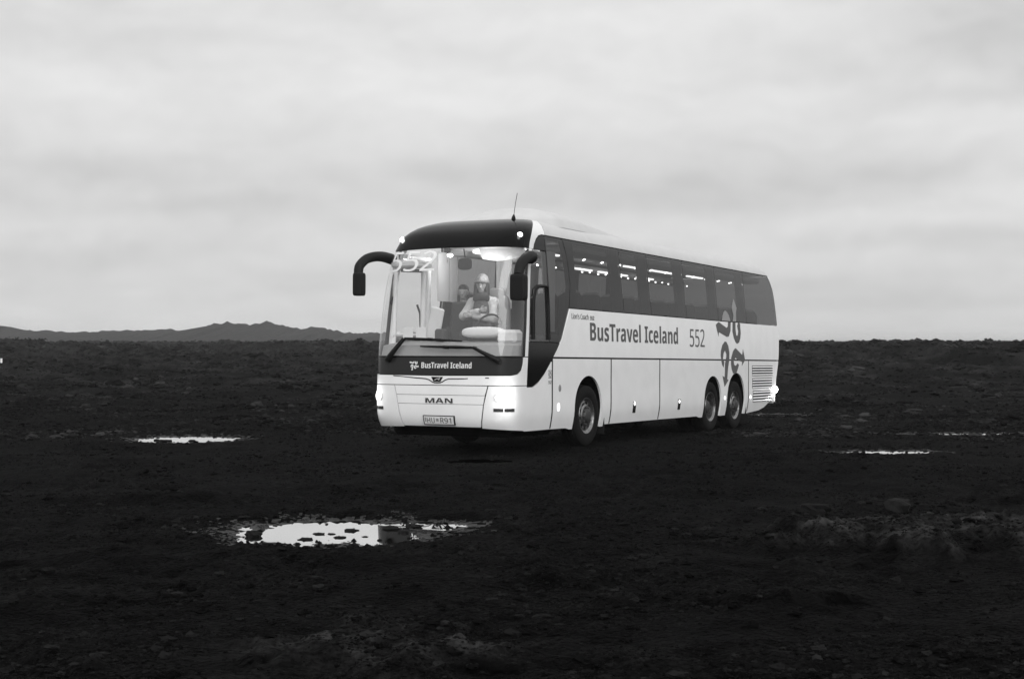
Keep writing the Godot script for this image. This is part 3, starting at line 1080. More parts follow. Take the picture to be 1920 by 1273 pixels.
	# wipers
	for wp in [[[-0.525, 1.425], [-0.325, 1.758], [-0.345, 1.762], [0.285, 1.718], [-0.06, 1.745]], [[0.65, 1.412], [0.41, 1.622], [0.435, 1.615], [-0.16, 1.638], [0.12, 1.625]]]:
		var wi := node("wiper", bus)
		var b := Vector2(wp[0][0], wp[0][1])
		var e := Vector2(wp[1][0], wp[1][1])
		bp("wiper_foot", tube([on("F", b.x, b.y, 0.0), on("F", b.x, b.y, 0.05)], 0.045, 10), M.trim, wi)
		var p1 := []
		var p2 := []
		for i in 6:
			var q := b.lerp(e, i / 5.0)
			p1.append(on("F", q.x, q.y, 0.055))
			p2.append(on("F", q.x - 0.028, q.y + 0.006, 0.05))
		bp("wiper_arm", tube(p1, 0.02, 8, 1.0, [0.046, 0.044, 0.036, 0.028, 0.022, 0.02]), M.trim, wi)
		bp("wiper_arm", tube(p2, 0.015, 6), M.trim, wi)
		var c := Vector2(wp[2][0], wp[2][1])
		var d := Vector2(wp[3][0], wp[3][1])
		var p3 := []
		var ra := []
		for i in 13:
			var q := c.lerp(d, i / 12.0)
			p3.append(on("F", q.x, q.y, 0.03))
			ra.append(lerpf(0.028, 0.012, absf(i / 12.0 - 0.35) * 1.4))
		bp("wiper_blade", tube(p3, 0.015, 6, 1.0, ra), M.trim, wi)
		var g := Vector2(wp[4][0], wp[4][1])
		bp("blade_clip", tube([on("F", g.x - 0.03, g.y, 0.04), on("F", g.x + 0.03, g.y - 0.004, 0.04)], 0.026, 8), M.trim, wi)
	# headlamps, fog lamps and corner marker lamps
	for s in [-1.0, 1.0]:
		var hl := node("headlight", bus)
		for k in [0.655, 0.755]:
			var a: float = k * s
			var c := on("F", a, 0.855, -0.002)
			var n := nrm("F", a, 0.855)
			bp("lamp_bezel", ring(c, n, 0.074, 0.058, 0.012), M.white, hl)
			bp("lamp_lens", dome(c, n, 0.058, 0.018), M.headlamp, hl)
		var li := OmniLight3D.new()
		li.name = "headlight_glow"
		li.light_energy = 0.10
		li.light_size = 0.07
		li.omni_range = 30.0
		li.omni_attenuation = 2.0
		li.shadow_enabled = true
		hl.add_child(li)
		li.position = on("F", 0.72 * s, 0.855, 0.12)
		var fg := node("fog_lamp", bus)
		for k in [[0.60, 0.69], [0.70, 0.80]]:
			bp("fog_housing", patch("F", V([[k[0] * s, 0.645], [k[1] * s, 0.645], [k[1] * s, 0.695], [k[0] * s, 0.695]]), 0.004, 0.01), M.dash_dark, fg)
			bp("fog_lens", patch("F", V([[(k[0] + 0.008) * s, 0.655], [(k[1] - 0.008) * s, 0.655], [(k[1] - 0.008) * s, 0.685], [(k[0] + 0.008) * s, 0.685]]), 0.008, 0.003), M.chrome, fg)
		var rl := bp("corner_marker_lamp", dome(on("F", 0.735 * s, 3.395, 0.0), nrm("F", 0.735 * s, 3.395), 0.042, 0.03), M.roof_lamp)
		var ol := OmniLight3D.new()
		ol.name = "corner_marker_glow"
		ol.light_energy = 0.03
		ol.light_size = 0.04
		ol.omni_range = 30.0
		ol.omni_attenuation = 2.0
		ol.shadow_enabled = true
		bus.add_child(ol, true)
		ol.position = on("F", 0.735 * s, 3.395, 0.06)

func ring(c: Vector3, n: Vector3, ro: float, ri: float, h: float) -> Tris:
	var t := Tris.new()
	var a := n.cross(Vector3.UP).normalized()
	var b := n.cross(a).normalized()
	for k in 28:
		var x := TAU * k / 28.0
		var y := TAU * (k + 1) / 28.0
		var d0 := a * cos(x) + b * sin(x)
		var d1 := a * cos(y) + b * sin(y)
		var mid := (ro + ri) / 2
		t.quad(c + d0 * ro, c + d1 * ro, c + d1 * mid + n * h, c + d0 * mid + n * h, d0 + n)
		t.quad(c + d0 * ri, c + d1 * ri, c + d1 * mid + n * h, c + d0 * mid + n * h, n - d0)
	return t

func dome(c: Vector3, n: Vector3, r: float, h: float, tall := 1.0) -> Tris:
	var t := Tris.new()
	var a := n.cross(Vector3.UP).normalized()
	var b := n.cross(a).normalized() * tall
	for i in 4:
		for k in 20:
			var f := func(ii: int, kk: int) -> Vector3:
				var p := PI / 2 * ii / 4.0
				return c + (a * cos(TAU * kk / 20.0) + b * sin(TAU * kk / 20.0)) * r * cos(p) + n * h * sin(p)
			t.quad(f.call(i, k), f.call(i, k + 1), f.call(i + 1, k + 1), f.call(i + 1, k), n)
	return t

func build_roof() -> void:
	var t := Tris.new()
	for kind in ["L", "P"]:
		var pl := V([[1.415, 3.447], [1.49, 3.58], [1.61, 3.70], [1.755, 3.803]])
		pl += edge_line(edge, 3.82, 4.58)
		var tl := edge_line(tail, 4.58, 3.447)
		pl += tl
		t.join(patch(kind, pl, 0.0, 0.0, Vector2(0.5, 0.06)))
	t.join(patch("F", V([[-1, 3.803], [1, 3.803], [1, 4.58], [-1, 4.58]]), 0.0, 0.02))
	t.join(patch("R", V([[-1, 3.44], [1, 3.44], [1, 4.58], [-1, 4.58]]), 0.0, 0.0))
	bp("roof", t, M.roof)
	# the air-conditioning hood: a long smooth swelling behind the cap
	var h := Tris.new()
	var nx := 28
	var nz := 40
	var f := func(i: int, k: int) -> Vector3:
		var x := -1.0 + 2.0 * i / nx
		var z := float(k) / nz
		var u := lerpf(1.30, 6.2, z)
		var rise := smoothstep(0.0, 0.24, z) * (1.0 - smoothstep(0.34, 1.0, z))
		var half := lerpf(0.80, 0.98, rise)
		var yy := 3.70 + 0.31 * rise * pow(maxf(1.0 - pow(absf(x), 2.6), 0.0), 0.8) + 0.02
		if absf(x) > 0.999: yy = 3.66
		return B(1.275 + x * half, yy - (0.1 if k == 0 or k == nz else 0.0), u)
	for i in nx:
		for k in nz:
			var n := []
			for e in [[0, 0], [1, 0], [1, 1], [0, 1]]:
				var ii: int = i + e[0]
				var kk: int = k + e[1]
				var dx: Vector3 = f.call(mini(ii + 1, nx), kk) - f.call(maxi(ii - 1, 0), kk)
				var dz: Vector3 = f.call(ii, mini(kk + 1, nz)) - f.call(ii, maxi(kk - 1, 0))
				var m := dz.cross(dx).normalized()
				n.append(m if m.y > 0 else -m)
			var p := [f.call(i, k), f.call(i + 1, k), f.call(i + 1, k + 1), f.call(i, k + 1)]
			h.tri(p[0], p[1], p[2], n[0], n[1], n[2])
			h.tri(p[0], p[2], p[3], n[0], n[2], n[3])
	bp("roof_hood", h, M.roof)
	# rear wall
	bp("rear_wall", patch("R", V([[-1, 0.80], [1, 0.80], [1, 1.462], [-1, 1.462]]), 0.0, 0.03), M.white)
	bp("rear_wall", patch("R", V([[-1, 1.492], [1, 1.492], [1, 2.30], [-1, 2.30]]), 0.0, 0.03), M.white)
	bp("rear_wall", patch("R", V([[-1, 2.30], [-0.9, 2.30], [-0.85, 3.435], [-1, 3.435]]), 0.0, 0.03), M.white)
	bp("rear_wall", patch("R", V([[1, 2.30], [0.9, 2.30], [0.85, 3.435], [1, 3.435]]), 0.0, 0.03), M.white)
	bp("rear_window", patch("R", V([[-0.89, 2.31], [0.89, 2.31], [0.845, 3.43], [-0.845, 3.43]]), -0.004, 0.0), M.window)
	bp("rear_backing", patch("R", V([[-1, 0.75], [1, 0.75], [1, 2.31], [-1, 2.31]]), -0.045, 0.0), M.lining)
	# rear bumper: a step outwards under the waist, then the light unit
	bp("rear_bumper", box(B(1.275, 0.72, 13.42), Vector3(2.40, 0.5, 0.16), 0.07), M.white)
	bp("rear_step", box(B(1.275, 1.66, 13.58), Vector3(2.36, 0.55, 0.12), 0.05), M.white)
	for w in [0.06, 2.49]:
		for y in [1.50, 1.60, 1.71]:
			bp("rear_reflector", box(B(w, y, 13.52), Vector3(0.05, 0.075, 0.08), 0.01), M.seat_trim)
	# antenna
	var an := node("antenna", bus)
	var at := on("F", 0.60, 3.80, 0.0)
	bp("antenna_foot", tube([at, at + Vector3(0, 0.03, 0), at + Vector3(0, 0.075, 0.01)], 0.03, 10, 1.0, [0.036, 0.03, 0.01]), M.trim, an)
	bp("antenna_rod", tube([at + Vector3(0, 0.06, 0.01), at + Vector3(-0.02, 0.24, 0.02), at + Vector3(-0.05, 0.42, 0.03)], 0.005, 6), M.trim, an)

func build_mirrors() -> void:
	for m in [
		[B(0.02, 3.02, 0.72), [B(-0.06, 3.04, 0.60), B(-0.11, 3.03, 0.42), B(-0.13, 2.97, 0.24), B(-0.13, 2.86, 0.10), B(-0.14, 2.72, 0.02)], B(-0.17, 2.53, -0.02), 0.25, 0.40],
		[B(2.49, 3.06, 0.66), [B(2.58, 3.10, 0.52), B(2.65, 3.10, 0.32), B(2.70, 3.03, 0.10), B(2.71, 2.92, -0.04), B(2.70, 2.80, -0.08)], B(2.67, 2.63, -0.10), 0.17, 0.37]]:
		var o := node("side_mirror", bus)
		var pts := [m[0]]
		pts.append_array(m[1])
		# smooth the arm
		var cv := Curve3D.new()
		for i in pts.size():
			var a: Vector3 = pts[maxi(i - 1, 0)]
			var b: Vector3 = pts[mini(i + 1, pts.size() - 1)]
			cv.add_point(pts[i], (a - b) / 5.0, (b - a) / 5.0)
		var fine := []
		var ra := []
		for i in 25:
			fine.append(cv.sample_baked(cv.get_baked_length() * i / 24.0, true))
			ra.append(lerpf(0.105, 0.080, i / 24.0))
		bp("mirror_arm", tube(fine, 0.09, 14, 0.85, ra), M.rubber, o)
		var c: Vector3 = m[2]
		# housing: a soft-edged shell, taller than wide, with a mirror glass facing back
		var hs := Tris.new()
		var w: float = m[3]
		hs.join(rounded_shell(c, Vector3(w, m[4], 0.15), 0.25))
		bp("mirror_housing", hs, M.rubber, o)
		bp("mirror_glass", box(c + Vector3(0, 0.01, 0.078), Vector3(w * 0.78, m[4] * 0.78, 0.01), 0.004), M.mirror, o)

func rounded_shell(c: Vector3, s: Vector3, e: float) -> Tris:   # superellipsoid
	var t := Tris.new()
	var pw := func(x: float, p: float) -> float: return signf(x) * pow(absf(x), p)
	var f := func(i: int, k: int) -> Vector3:
		var a := -PI / 2 + PI * i / 16.0
		var b := TAU * k / 32.0
		return Vector3(pw.call(cos(a), e) * pw.call(cos(b), e) * s.x / 2, pw.call(sin(a), e) * s.y / 2, pw.call(cos(a), e) * pw.call(sin(b), e) * s.z / 2)
	for i in 16:
		for k in 32:
			var p := [f.call(i, k), f.call(i + 1, k), f.call(i + 1, k + 1), f.call(i, k + 1)]
			var out: Vector3 = p[0] + p[2]
			t.flat(c + p[0], c + p[1], c + p[2], out)
			t.flat(c + p[0], c + p[2], c + p[3], out)
	return t

func make_wheel(style: String) -> Node3D:
	# axis along x, outer face towards -x
	var o := Node3D.new()
	o.name = "wheel"
	var ty := lathe([[0.13, 0.30], [0.145, 0.36], [0.148, 0.42], [0.142, 0.47], [0.128, 0.503], [0.10, 0.512], [0.096, 0.50], [0.08, 0.50], [0.076, 0.515], [0.03, 0.517], [0.026, 0.503], [-0.026, 0.503], [-0.03, 0.517], [-0.076, 0.515], [-0.08, 0.50], [-0.096, 0.50], [-0.10, 0.512], [-0.128, 0.503], [-0.142, 0.47], [-0.148, 0.42], [-0.145, 0.36], [-0.135, 0.312], [-0.128, 0.296]], 64)
	part("tyre", ty.mesh(), M.tyre, o)
	var rim := Tris.new()
	rim.join(lathe([[0.12, 0.27], [-0.10, 0.262], [-0.132, 0.285], [-0.138, 0.302], [-0.130, 0.305]], 64))
	rim.join(lathe([[-0.126, 0.282], [-0.10, 0.255], [0.0, 0.25], [0.02, 0.25]], 64))
	part("rim", rim.mesh(), M.alloy, o)
	# disc with hand holes
	var disc := Tris.new()
	var xo := -0.11 if style == "front" else 0.05
	var xi := -0.13 if style == "front" else 0.09
	for k in 20:
		var a0 := TAU * k / 20.0
		var a1 := TAU * (k + 1) / 20.0
		for s in 3:
			var b0 := lerpf(a0, a1, s / 3.0)
			var b1 := lerpf(a0, a1, (s + 1) / 3.0)
			var pt := func(r: float, x: float, a: float) -> Vector3: return Vector3(x, r * cos(a), r * sin(a))
			for q in [[0.258, 0.235, xo + 0.02, xo], [0.235, 0.192, xo, xo], [0.192, 0.165, xo, xi]]:
				if q[0] == 0.235 and k % 2 == 0:
					disc.quad(pt.call(0.235, xo, b0), pt.call(0.235, xo, b1), pt.call(0.235, xo + 0.05, b1), pt.call(0.235, xo + 0.05, b0), Vector3(0, -cos(b0), -sin(b0)))
					continue
				disc.quad(pt.call(q[0], q[2], b0), pt.call(q[0], q[2], b1), pt.call(q[1], q[3], b1), pt.call(q[1], q[3], b0), Vector3(-1, 0, 0))
	part("wheel_disc", disc.mesh(), M.alloy, o)
	if style == "front":
		part("hub", lathe([[-0.13, 0.168], [-0.132, 0.125], [-0.145, 0.12], [-0.17, 0.105], [-0.185, 0.07], [-0.19, 0.0]], 32).mesh(), M.dash_dark, o)
	else:
		part("hub", lathe([[0.09, 0.168], [0.085, 0.14], [-0.06, 0.13], [-0.085, 0.11], [-0.10, 0.06], [-0.102, 0.0]], 32).mesh(), M.dash_dark, o)
	for k in 10:
		var a := TAU * (k + 0.5) / 10.0
		var c := Vector3(xi, 0.148 * cos(a), 0.148 * sin(a))
		part("wheel_nut", tube([c, c + Vector3(-0.03, 0, 0)], 0.014, 6).mesh(), M.alloy, o)
	return o

func build_running_gear() -> void:
	var front := make_wheel("front")
	var drive := make_wheel("drive")
	for e in [[2.86, "front"], [8.99, "drive"], [10.46, "front"]]:
		for s in [0, 1]:
			var src: Node3D = front if e[1] == "front" else drive
			var o: Node3D = src.duplicate()
			o.name = "wheel"
			bus.add_child(o, true)
			var inset := 0.17 if e[1] == "front" else 0.19
			o.position = B(inset if s == 0 else 2.55 - inset, 0.507, e[0])
			o.rotation = Vector3(rng.randf() * TAU, 0, 0) if s == 0 else Vector3(0, PI, 0)
			if e[1] == "drive":
				var inner: Node3D = src.duplicate()
				inner.name = "wheel"
				bus.add_child(inner, true)
				inner.position = B(0.53 if s == 0 else 2.55 - 0.53, 0.507, e[0])
				inner.rotation = Vector3(0, PI if s == 0 else 0.0, 0)
		# liners of the wheel openings
		var c: float = e[0]
		var r: float = 0.60 if e[1] == "front" else 0.535
		if c > 10: r = 0.615
		for s in [0, 1]:
			var t := Tris.new()
			var w0 := 0.045 if s == 0 else 2.505
			var w1 := 0.78 if s == 0 else 1.77
			if c < 3: r = 0.565
			for k in 24:
				var a := PI * k / 24.0
				var b := PI * (k + 1) / 24.0
				t.quad(B(w0, 0.62 + r * sin(a), c + r * cos(a)), B(w0, 0.62 + r * sin(b), c + r * cos(b)), B(w1, 0.62 + r * sin(b), c + r * cos(b)), B(w1, 0.62 + r * sin(a), c + r * cos(a)), Vector3(0, -1, 0))
				t.flat(B(w1, 0.62 + r * sin(a), c + r * cos(a)), B(w1, 0.62 + r * sin(b), c + r * cos(b)), B(w1, 0.62, c), Vector3(-1 if s == 0 else 1, 0, 0))
			for d in [-r, r]:
				t.quad(B(w0, 0.62, c + d), B(w1, 0.62, c + d), B(w1, 0.33, c + d), B(w0, 0.33, c + d), Vector3(0, 0, -d))
			bp("wheel_arch_liner", t, M.under)
	front.free()
	drive.free()
	# axles, mud flaps, floor pan
	for u in [2.86, 8.99, 10.46]:
		bp("axle", tube([B(0.3, 0.5, u), B(2.25, 0.5, u)], 0.075, 10), M.under)
	for s in [0.20, 2.35]:
		bp("mud_flap", box(B(s, 0.42, 3.55), Vector3(0.36, 0.50, 0.015), 0.004), M.rubber)
		bp("mud_flap", box(B(s, 0.40, 11.18), Vector3(0.36, 0.56, 0.015), 0.004), M.rubber)
	for z in [[0.35, 2.2], [3.5, 8.4], [11.12, 13.1]]:
		bp("floor_pan", box(B(1.275, 0.42, (z[0] + z[1]) / 2.0), Vector3(2.40, 0.06, z[1] - z[0]), 0.01), M.under)

func build_side_details() -> void:
	# everything fitted on the driver's side
	for p in [[1.70, 0.68], [4.83, 0.665], [7.06, 0.655], [9.72, 0.67], [11.42, 0.66], [13.02, 0.66]]:
		bp("side_marker_lamp", dome(on("L", p[0], p[1], 0.0), Vector3(-1, 0, 0), 0.040, 0.018, 1.7 if p[0] < 2 else 1.0), M.marker)
	for u in [4.83, 7.06]:
		bp("flap_latch", patch("L", V([[u - 0.062, 0.50], [u + 0.062, 0.50], [u + 0.062, 0.70], [u - 0.062, 0.70]]), 0.006, 0.008), M.trim)
	bp("filler_cap", dome(on("L", 1.75, 0.985, 0.0), Vector3(-1, 0, 0), 0.05, 0.008, 1.2), M.seat_trim)
	# louvres of the engine bay
	for g in [[11.52, 13.02, 1.13, 1.36], [11.54, 12.98, 0.84, 1.075], [11.58, 12.86, 0.545, 0.795]]:
		var gr := node("engine_grille", bus)
		bp("grille_recess", patch("L", V([[g[0], g[2]], [g[1], g[2]], [g[1], g[3]], [g[0], g[3]]]), 0.003, 0.003), M.seat, gr)
		var hgt: float = (g[3] - g[2]) / 4.0
		for k in 4:
			var y: float = g[2] + hgt * k
			var t := Tris.new()
			var a := on("L", g[0] + 0.01, y + hgt * 0.18, 0.004)
			var b := on("L", g[1] - 0.01, y + hgt * 0.18, 0.004)
			var c := on("L", g[1] - 0.01, y + hgt * 0.30, 0.024)
			var d := on("L", g[0] + 0.01, y + hgt * 0.30, 0.024)
			var e := on("L", g[1] - 0.01, y + hgt * 0.66, 0.006)
			var f := on("L", g[0] + 0.01, y + hgt * 0.66, 0.006)
			t.quad(a, b, c, d, Vector3(-1, -1, 0))
			t.quad(d, c, e, f, Vector3(-1, 1, 0))
			t.flat(a, d, f, Vector3(0, 0, -1))
			t.flat(b, c, e, Vector3(0, 0, 1))
			bp("louvre", t, M.white, gr)
	# lettering
	var bold := font(true)
	var thin := font(false)
	bp("side_lettering", lettering("BusTravel Iceland", "L", 2.92, 1.765, 0.335, 4.08, bold, 0.004), M.grey_print)
	bp("side_number", lettering("552", "L", 7.65, 1.73, 0.365, 0.84, thin, 0.004), M.grey_print)
	bp("model_lettering", lettering("Lion's Coach", "L", 2.21, 2.125, 0.095, 0.66, thin, 0.004), M.grey_print)
	bp("model_lettering", lettering("552", "L", 2.93, 2.125, 0.07, 0.17, bold, 0.004), M.grey_print)
	bp("small_number", lettering("552", "L", 1.33, 1.15, 0.075, 0.105, thin, 0.004), M.grey_print)
	for i in 2:
		bp("small_number", lettering("552", "L", 1.33, 1.23 - i * 0.17, 0.05, 0.105, thin, 0.004), M.grey_print)
	# the four curled arrows near the rear (u, height), copied from the photograph
	for i in CURLS.size():
		var pl := V(CURLS[i])
		bp("logo_curl" if i < 4 else "logo_curl_on_glass", patch("L", pl, 0.004, 0.006, Vector2(0.5, 0.12)), M.grey_print if i < 4 else M.pale_print)
	# the same mark, small, on the dark front panel
	for i in 4:
		var pl := []
		for p in CURLS[i]:
			pl.append(Vector2(-0.283 + (p[0] - 9.2) / 1.85 * 0.105, 1.262 + (p[1] - 0.9) / 1.5 * 0.155))
		bp("front_logo_curl", patch("F", pl, 0.003, 0.006, Vector2(0.05, 0.08)), M.white_print)
	# rear lamp at the corner
	var rl := node("tail_light", bus)
	bp("tail_lens", ellipsoid(B(0.03, 0.80, 13.36), Vector3(0.045, 0.085, 0.10), 16), M.tail_lamp, rl)
	var li := OmniLight3D.new()
	li.name = "tail_light_glow"
	li.light_energy = 0.35
	li.light_size = 0.08
	li.omni_range = 30.0
	li.omni_attenuation = 2.0
	li.shadow_enabled = true
	rl.add_child(li)
	li.position = B(-0.08, 0.80, 13.60)
	var r2: Node3D = node("tail_light", bus)
	bp("tail_lens", ellipsoid(B(2.52, 0.80, 13.36), Vector3(0.05, 0.12, 0.13), 16), M.tail_lamp, r2)

func build_seat(at: Vector3, parent: Node, proto: Array) -> void:
	var o := node("seat", parent, at)
	for e in proto:
		part(e[0], e[1], e[2], o)

func build_interior() -> void:
	bp("saloon_floor", box(B(1.275, 1.34, 7.5), Vector3(2.40, 0.05, 11.0), 0.0), M.floor)
	bp("cab_floor", box(B(1.275, 1.14, 1.35), Vector3(2.30, 0.05, 1.35), 0.0), M.floor)
	bp("cab_step", box(B(1.275, 1.24, 2.02), Vector3(2.35, 0.24, 0.05), 0.0), M.floor)
	bp("ceiling", box(B(1.275, 3.44, 7.1), Vector3(1.75, 0.03, 11.2), 0.0), M.ceiling)
	for s in [0, 1]:
		var k := 1.0 if s == 0 else -1.0
		var w0 := 0.0 if s == 0 else 2.55
		bp("luggage_rack", box(B(w0 + k * 0.36, 3.30, 7.4), Vector3(0.36, 0.13, 10.4), 0.05), M.ceiling)
		# strip lights under the racks, reading lamps beside them
		for z in [[2.55, 3.1], [5.95, 6.95], [7.3, 8.75], [9.3, 10.2]]:
			bp("strip_light", box(B(w0 + k * 0.70, 3.25, (z[0] + z[1]) / 2), Vector3(0.07, 0.035, z[1] - z[0]), 0.01), M.strip)
		for i in 13:
			var u := 3.0 + i * 0.78
			for d in [0.0, 0.16]:
				bp("reading_lamp", ellipsoid(B(w0 + k * (0.52 + d * 0.6), 3.225, u + d), Vector3(0.022, 0.018, 0.03), 8), M.spot)
	# cab lamp over the driver, with its own light
	bp("cab_lamp", rounded_shell(B(0.80, 3.19, 1.14), Vector3(0.95, 0.09, 0.26), 0.6), M.cab_lamp)
	bp("cab_header", rounded_shell(B(0.98, 3.27, 1.22), Vector3(1.40, 0.10, 0.62), 0.5), M.curtain)
	var blind := Tris.new()
	for i in 10:
		for k in 2:
			var f := func(ii: int, kk: int) -> Vector3:
				return B(lerpf(0.20, 1.02, ii / 10.0), [3.22, 3.13 - 0.02 * sin(ii * 0.9), 3.05 + 0.03 * cos(ii * 0.5)][kk], [0.86, 0.90, 0.98][kk])
			blind.quad(f.call(i, k), f.call(i + 1, k), f.call(i + 1, k + 1), f.call(i, k + 1), Vector3(0, 0, -1))
	bp("sun_blind", blind, M.cloth)
	bp("door_lamp", ellipsoid(B(2.05, 3.20, 1.70), Vector3(0.05, 0.03, 0.05), 12), M.spot)
	for e in [[B(2.05, 3.12, 1.62), 0.20, 0.06], [B(0.84, 3.02, 1.10), 0.42, 0.3], [B(1.275, 3.36, 4.0), 0.26, 0.03], [B(1.275, 3.36, 7.6), 0.22, 0.03], [B(1.275, 3.36, 10.6), 0.12, 0.03]]:
		var li := OmniLight3D.new()
		li.name = "cab_light" if e[1] > 0.4 else ("door_light" if e[1] == 0.20 else "saloon_light")
		li.light_energy = e[1]
		li.light_size = e[2]
		li.omni_range = 30.0
		li.omni_attenuation = 2.0
		li.shadow_enabled = true
		bus.add_child(li, true)
		li.position = e[0]
	# dashboard: a long sloping shelf, binnacle, steering wheel, console boards
	var t := Tris.new()
	for i in 24:
		var a0 := -0.93 + 1.86 * i / 24.0
		var a1 := -0.93 + 1.86 * (i + 1) / 24.0
		var f := func(a: float, k: int) -> Vector3:
			var p := on("F", a, 1.50, -0.05)
			match k:
				0: return p
				1: return Vector3(p.x, 1.66, p.z + 0.06)
				2: return Vector3(p.x * 0.97, 1.74, 0.85 - CZ)
				_: return Vector3(p.x * 0.97, 1.20, 0.90 - CZ)
		for k in 3:
			t.quad(f.call(a0, k), f.call(a1, k), f.call(a1, k + 1), f.call(a0, k + 1), Vector3(0, 1, -0.3) if k < 2 else Vector3(0, 0, 1))
	bp("dashboard", t, M.dash)
	bp("instrument_binnacle", rounded_shell(B(0.86, 1.87, 0.74), Vector3(0.74, 0.18, 0.34), 0.7), M.curtain)
	bp("dash_end_box", box(B(0.36, 1.80, 0.70), Vector3(0.34, 0.22, 0.30), 0.05), M.curtain)
	var sw := node("steering_wheel", bus, B(0.92, 1.97, 1.0))
	sw.rotation_degrees = Vector3(-62, 0, 0)
	var rp := []
	for i in 33: rp.append(Vector3(cos(TAU * i / 32.0) * 0.225, 0, sin(TAU * i / 32.0) * 0.225))
	part("wheel_rim", tube(rp, 0.017, 8).mesh(), M.dash_dark, sw)
	for an in [0.3, 2.84, 4.71]:
		part("spoke", tube([Vector3.ZERO, Vector3(cos(an) * 0.22, 0, sin(an) * 0.22)], 0.014, 6).mesh(), M.dash_dark, sw)
	part("wheel_boss", ellipsoid(Vector3.ZERO, Vector3(0.07, 0.03, 0.07), 12).mesh(), M.dash_dark, sw)
	# pale sloping guide's desk and a dark box beside it
	var gd := bp("guide_desk", box(Vector3.ZERO, Vector3(0.24, 0.62, 0.06), 0.02), M.curtain)
	gd.position = B(1.80, 1.98, 0.80)
	gd.rotation_degrees = Vector3(-8, 0, 16)
	bp("ticket_machine", box(B(1.60, 1.83, 0.66), Vector3(0.18, 0.20, 0.14), 0.03), M.dash_dark)
	bp("cab_cupboard", box(B(1.62, 2.02, 2.02), Vector3(1.0, 0.80, 0.34), 0.03), M.seat)
	for w in [1.95, 2.20]:
		bp("door_notice", box(B(w, 1.86, 0.62), Vector3(0.19, 0.20, 0.01), 0.003), M.curtain)
	# grab pole by the door, rail over it
	bp("grab_pole", tube([B(2.20, 1.30, 1.08), B(2.20, 2.2, 1.08), B(2.18, 2.92, 1.06)], 0.042, 10), M.curtain)
	bp("grab_rail", tube([B(2.20, 2.90, 1.06), B(2.42, 2.90, 0.75)], 0.03, 8), M.dash_dark)
	bp("door_header", box(B(2.25, 2.98, 0.80), Vector3(0.50, 0.08, 0.5), 0.02), M.curtain)
	# curtains: pleated cloth by the passenger side window and behind the driver
	for c in [[2.38, 1.86, 2.38, 2.20, 2.44, 3.28], [2.38, 2.24, 2.38, 2.48, 2.44, 3.28], [1.10, 2.14, 1.40, 2.14, 2.30, 3.30], [0.16, 1.55, 0.16, 1.85, 1.9, 3.2]]:
		var q := Tris.new()
		var n := 20
		var f := func(i: int, y: float) -> Vector3:
			var k := float(i) / n
			var p := Vector2(lerpf(c[0], c[2], k), lerpf(c[1], c[3], k))
			var dir := Vector2(c[2] - c[0], c[3] - c[1]).normalized().orthogonal()
			p += dir * sin(k * TAU * 5.0) * 0.022
			return B(p.x, y, p.y)
		for i in n:
			q.quad(f.call(i, c[4]), f.call(i + 1, c[4]), f.call(i + 1, c[5]), f.call(i, c[5]), Vector3(-0.5, 0, -1))
		bp("curtain", q, M.cloth)
	# inside mirror
	var im := node("inside_mirror", bus)
	bp("mirror_stalk", tube([B(1.16, 3.20, 0.62), B(1.16, 3.06, 0.66)], 0.012, 6), M.trim, im)
	bp("mirror_body", rounded_shell(B(1.16, 2.96, 0.66), Vector3(0.26, 0.19, 0.06), 0.6), M.trim, im)
	# seats
	var back := Tris.new()
	back.join(rounded_shell(Vector3(0, 0.83, 0.08), Vector3(0.44, 0.80, 0.14), 0.45))
	var head := rounded_shell(Vector3(0, 1.17, 0.10), Vector3(0.30, 0.20, 0.12), 0.5)
	var cush := rounded_shell(Vector3(0, 0.42, -0.16), Vector3(0.45, 0.16, 0.48), 0.45)
	var legs := box(Vector3(0, 0.18, -0.1), Vector3(0.30, 0.36, 0.10), 0.02)
	var proto := [["backrest", back.mesh(), M.seat], ["headrest", head.mesh(), M.seat_trim], ["cushion", cush.mesh(), M.seat], ["pedestal", legs.mesh(), M.trim]]
	for r in 13:
		for w in [0.33, 0.79, 1.76, 2.22]:
			build_seat(B(w, 1.365, 2.75 + r * 0.78), bus, proto)
	# driver's seat
	var ds := node("driver_seat", bus, B(1.12, 1.17, 1.62))
	part("backrest", rounded_shell(Vector3(0, 0.92, 0.06), Vector3(0.46, 0.86, 0.13), 0.45).mesh(), M.seat_trim, ds)
	part("headrest", rounded_shell(Vector3(0, 1.36, 0.05), Vector3(0.28, 0.20, 0.11), 0.5).mesh(), M.seat_trim, ds)
	part("cushion", rounded_shell(Vector3(0, 0.48, -0.2), Vector3(0.48, 0.15, 0.50), 0.45).mesh(), M.seat, ds)
	part("pedestal", box(Vector3(0, 0.2, -0.15), Vector3(0.34, 0.40, 0.34), 0.03).mesh(), M.trim, ds)

func build_bus() -> void:
	bus = Node3D.new()
	bus.name = "coach"
	add_child(bus)
	var basis := Basis(BUS_R[0], BUS_R[1], BUS_R[2])
	bus.transform = Transform3D(basis, BUS_T + basis * Vector3(CX, 0, CZ))
	tag(bus, "white three-axle touring coach parked on the black gravel with its lamps lit", "coach")
	for kind in ["L", "P"]:
		side_panels(kind)
	build_front()
	build_roof()
	build_mirrors()
	build_running_gear()
	build_side_details()
	build_interior()

